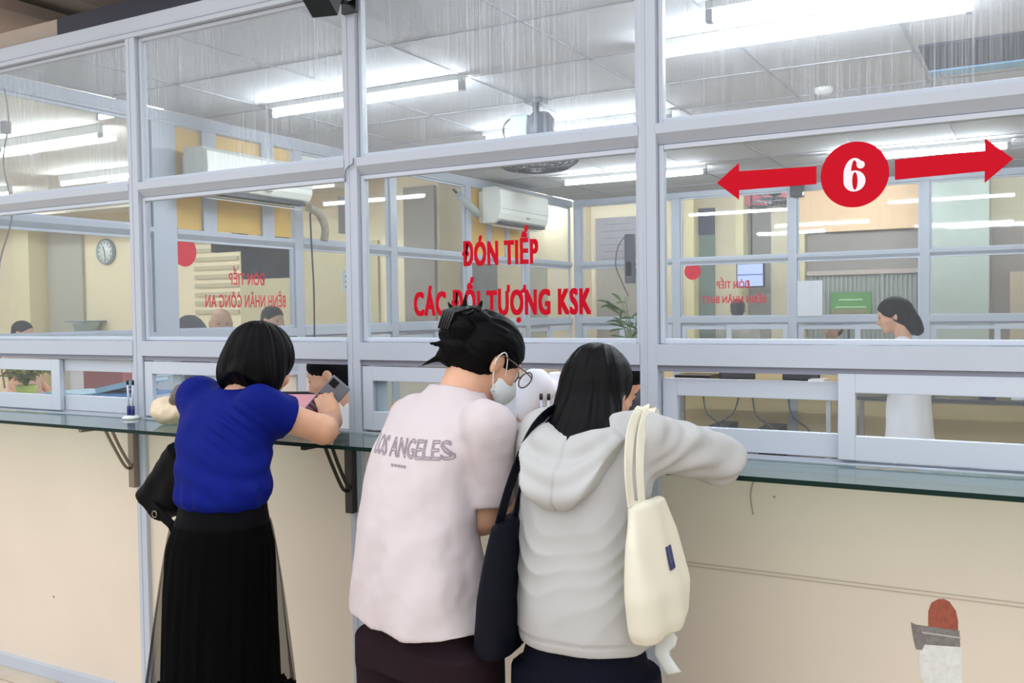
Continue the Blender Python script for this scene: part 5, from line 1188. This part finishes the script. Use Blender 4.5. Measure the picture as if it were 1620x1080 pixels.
def bystander(label, x, y, z_top, faces, shirt, seated=False, bald=False):
    """far or half hidden person, whole figure at a coarser grain"""
    hc = np.array([x, y, z_top-.115]); R = rot(faces, .1); f = R[:, 1]; s3 = np.array([f[1], -f[0], 0]); zs = z_top-.30
    hip = z_top-.80; base = np.array([x, y, hip]); v = Vol((x-.55, y-.55, -.01), (x+.55, y+.55, z_top+.05), .012)
    v.loft([(hip-.08, x, y, .15, .11), (hip+.15, x, y, .14, .10), (zs-.05, x, y, .16, .10), (zs+.02, x, y, .10, .06)], rot=faces, k=.02); v.cap((x, y, zs), hc, .05, k=.03); head(v, hc, R, 1.0)
    for s_ in (-1, 1):
        a = np.array([x, y, zs-.02])+s3*s_*.17; b2 = a+s3*s_*.03-np.array([0, 0, .27])+f*.02; c2 = b2+f*.15-np.array([0, 0, .15]); v.cap(a, b2, .047, .04, k=.02); v.cap(b2, c2, .04, .027, k=.02); hand(v, c2, c2-b2, -s3*s_, s_, curl=.3)
        hp = base+s3*s_*.09
        if seated: kn = hp+f*.40; leg(v, hp, kn, (kn[0], kn[1], .09), toe=(f[0], f[1]))
        else: leg(v, hp, (hp[0], hp[1], hip*.52), (hp[0], hp[1], .09), toe=(f[0], f[1]))
    body = person_mesh(v, label)
    t = Vol((x-.5, y-.5, hip-.15), (x+.5, y+.5, z_top), .012); t.loft([(hip-.12, x, y, .175, .135), (hip+.2, x, y, .165, .125), (zs-.05, x, y, .178, .12), (zs+.04, x, y, .09, .07)], rot=faces, k=.03)
    for s_ in (-1, 1): a = np.array([x, y, zs-.02])+s3*s_*.17; t.cap(a, a+s3*s_*.03-np.array([0, 0, .27]), .064, .06, k=.03, cut=.7)
    V, F = t.mesh(1); npobj('shirt', V, F, shirt, body)
    p = Vol((x-.5, y-.6, 0), (x+.5, y+.6, hip+.1), .012)
    for s_ in (-1, 1):
        hp = base+s3*s_*.09
        if seated: kn = hp+f*.40; p.cap(hp, kn, .095, .07, k=.03); p.cap(kn, (kn[0], kn[1], .12), .07, .06, k=.02)
        else: p.cap(hp, (hp[0], hp[1], .12), .095, .075, k=.03)
    V, F = p.mesh(1); npobj('trousers', V, F, cloth_mat('charcoal_cloth', '#2b2c36', .85), body)
    h = Vol(hc-.16, hc+.16, .008)
    if bald: h.ell(hc+R@np.array([0, -.045, -.005]), (.084, .075, .055), R, k=.01); h.ell(hc+R@np.array([0, .09, -.0]), (.09, .075, .10), R, k=.01, mode='s')
    else: short_hair(h, hc, R)
    V, F = h.mesh(1); npobj('hair', V, F, HAIRF if not bald else mat('grey_hair', '#6b6660', .5), body)
    for s_ in (-1, 1):
        e = Vol(hc-.13, hc+.13, .004); e.ell(hc+R@np.array([s_*.027, .083, .008]), (.009, .007, .006), R, k=.002); V, F = e.mesh(0); npobj('eye', V, F, BLACK, body)
        hp = base+s3*s_*.09; an = hp+(f*.40 if seated else 0); shoe(body, (an[0], an[1], .09), (f[0], f[1]), BLACK)
    return body
bystander('balding man beyond the left partition under the mirrored lettering', -5.165, 2.45, 1.59, -2.2, cloth_mat('shirt_cream', '#d8d2c4'), bald=True)
bystander('dark haired man in pale shirt beyond the left partition, right of the balding man', -5.369, 3.2, 1.60, -1.7, cloth_mat('shirt_white', '#e4e2e2'))
bystander('dark haired person at the far left edge before the yellow wall', -8.475, 3.1, 1.50, -1.2, cloth_mat('shirt_pink', '#d9b8a8'))
bystander('dark haired person beyond the far partition below the bluish screen', -2.88, 7.9, 1.63, .2, cloth_mat('shirt_pale', '#d9cfc8'))
bystander('person in a pinkish top beyond the far partition, left of the standing woman in white', -1.85, 7.85, 1.42, 2.6, cloth_mat('shirt_rose', '#cf9488'))
r = empty('office_chair', (-4.99, 2.0, 0), 'dark curved chair back beyond the left partition below the red dot', 'chair')
g = Vol((-.09, -.26, 1.0), (.09, .26, 1.60), .01); g.ell((0, 0, 1.31), (.035, .19, .24), k=.01); V, F = g.mesh(1); npobj('backrest', V, F, mat('chair_grey', '#55525c', .7), r)
obj('seat', bx(-.45, -.02, -.22, .22, .60, .68), mat('chair_grey', '#55525c', .7), r, bevel=.03); b = B(); tube(b, [(-.22, 0, .08), (-.22, 0, .6)], .03, 10); tube(b, [(-.10, 0, .62), (.01, 0, .66), (.02, 0, 1.05)], .02, 8)
for k in range(5): a = k*1.257; tube(b, [(-.22, 0, .1), (-.22+.26*math.cos(a), .26*math.sin(a), .03)], .02, 8)
obj('pedestal', b, BLACK, r)
# wire basket shelf on the yellow wall
r = empty('wall_basket', (-11.2, 5.8, 1.28), 'pale blue plastic tub on a stand below the wall clock', 'tub'); b = B(); lathe(b, [(.12, 0), (.17, .16), (.18, .16), (.18, .18), (.165, .18), (.115, .01), (0, .01)], seg=20); obj('tub', b, mat('tub_blue', '#b7cdd2', .5), r); obj('lid_rim', bx(-.19, .19, -.19, .19, .18, .20), mat('tub_rim', '#8b98a8', .5), r, bevel=.01)
obj('stand', bx(-.15, .15, -.15, .15, -1.28, 0), mat('pedestal', '#c6c9d2', .5), r)
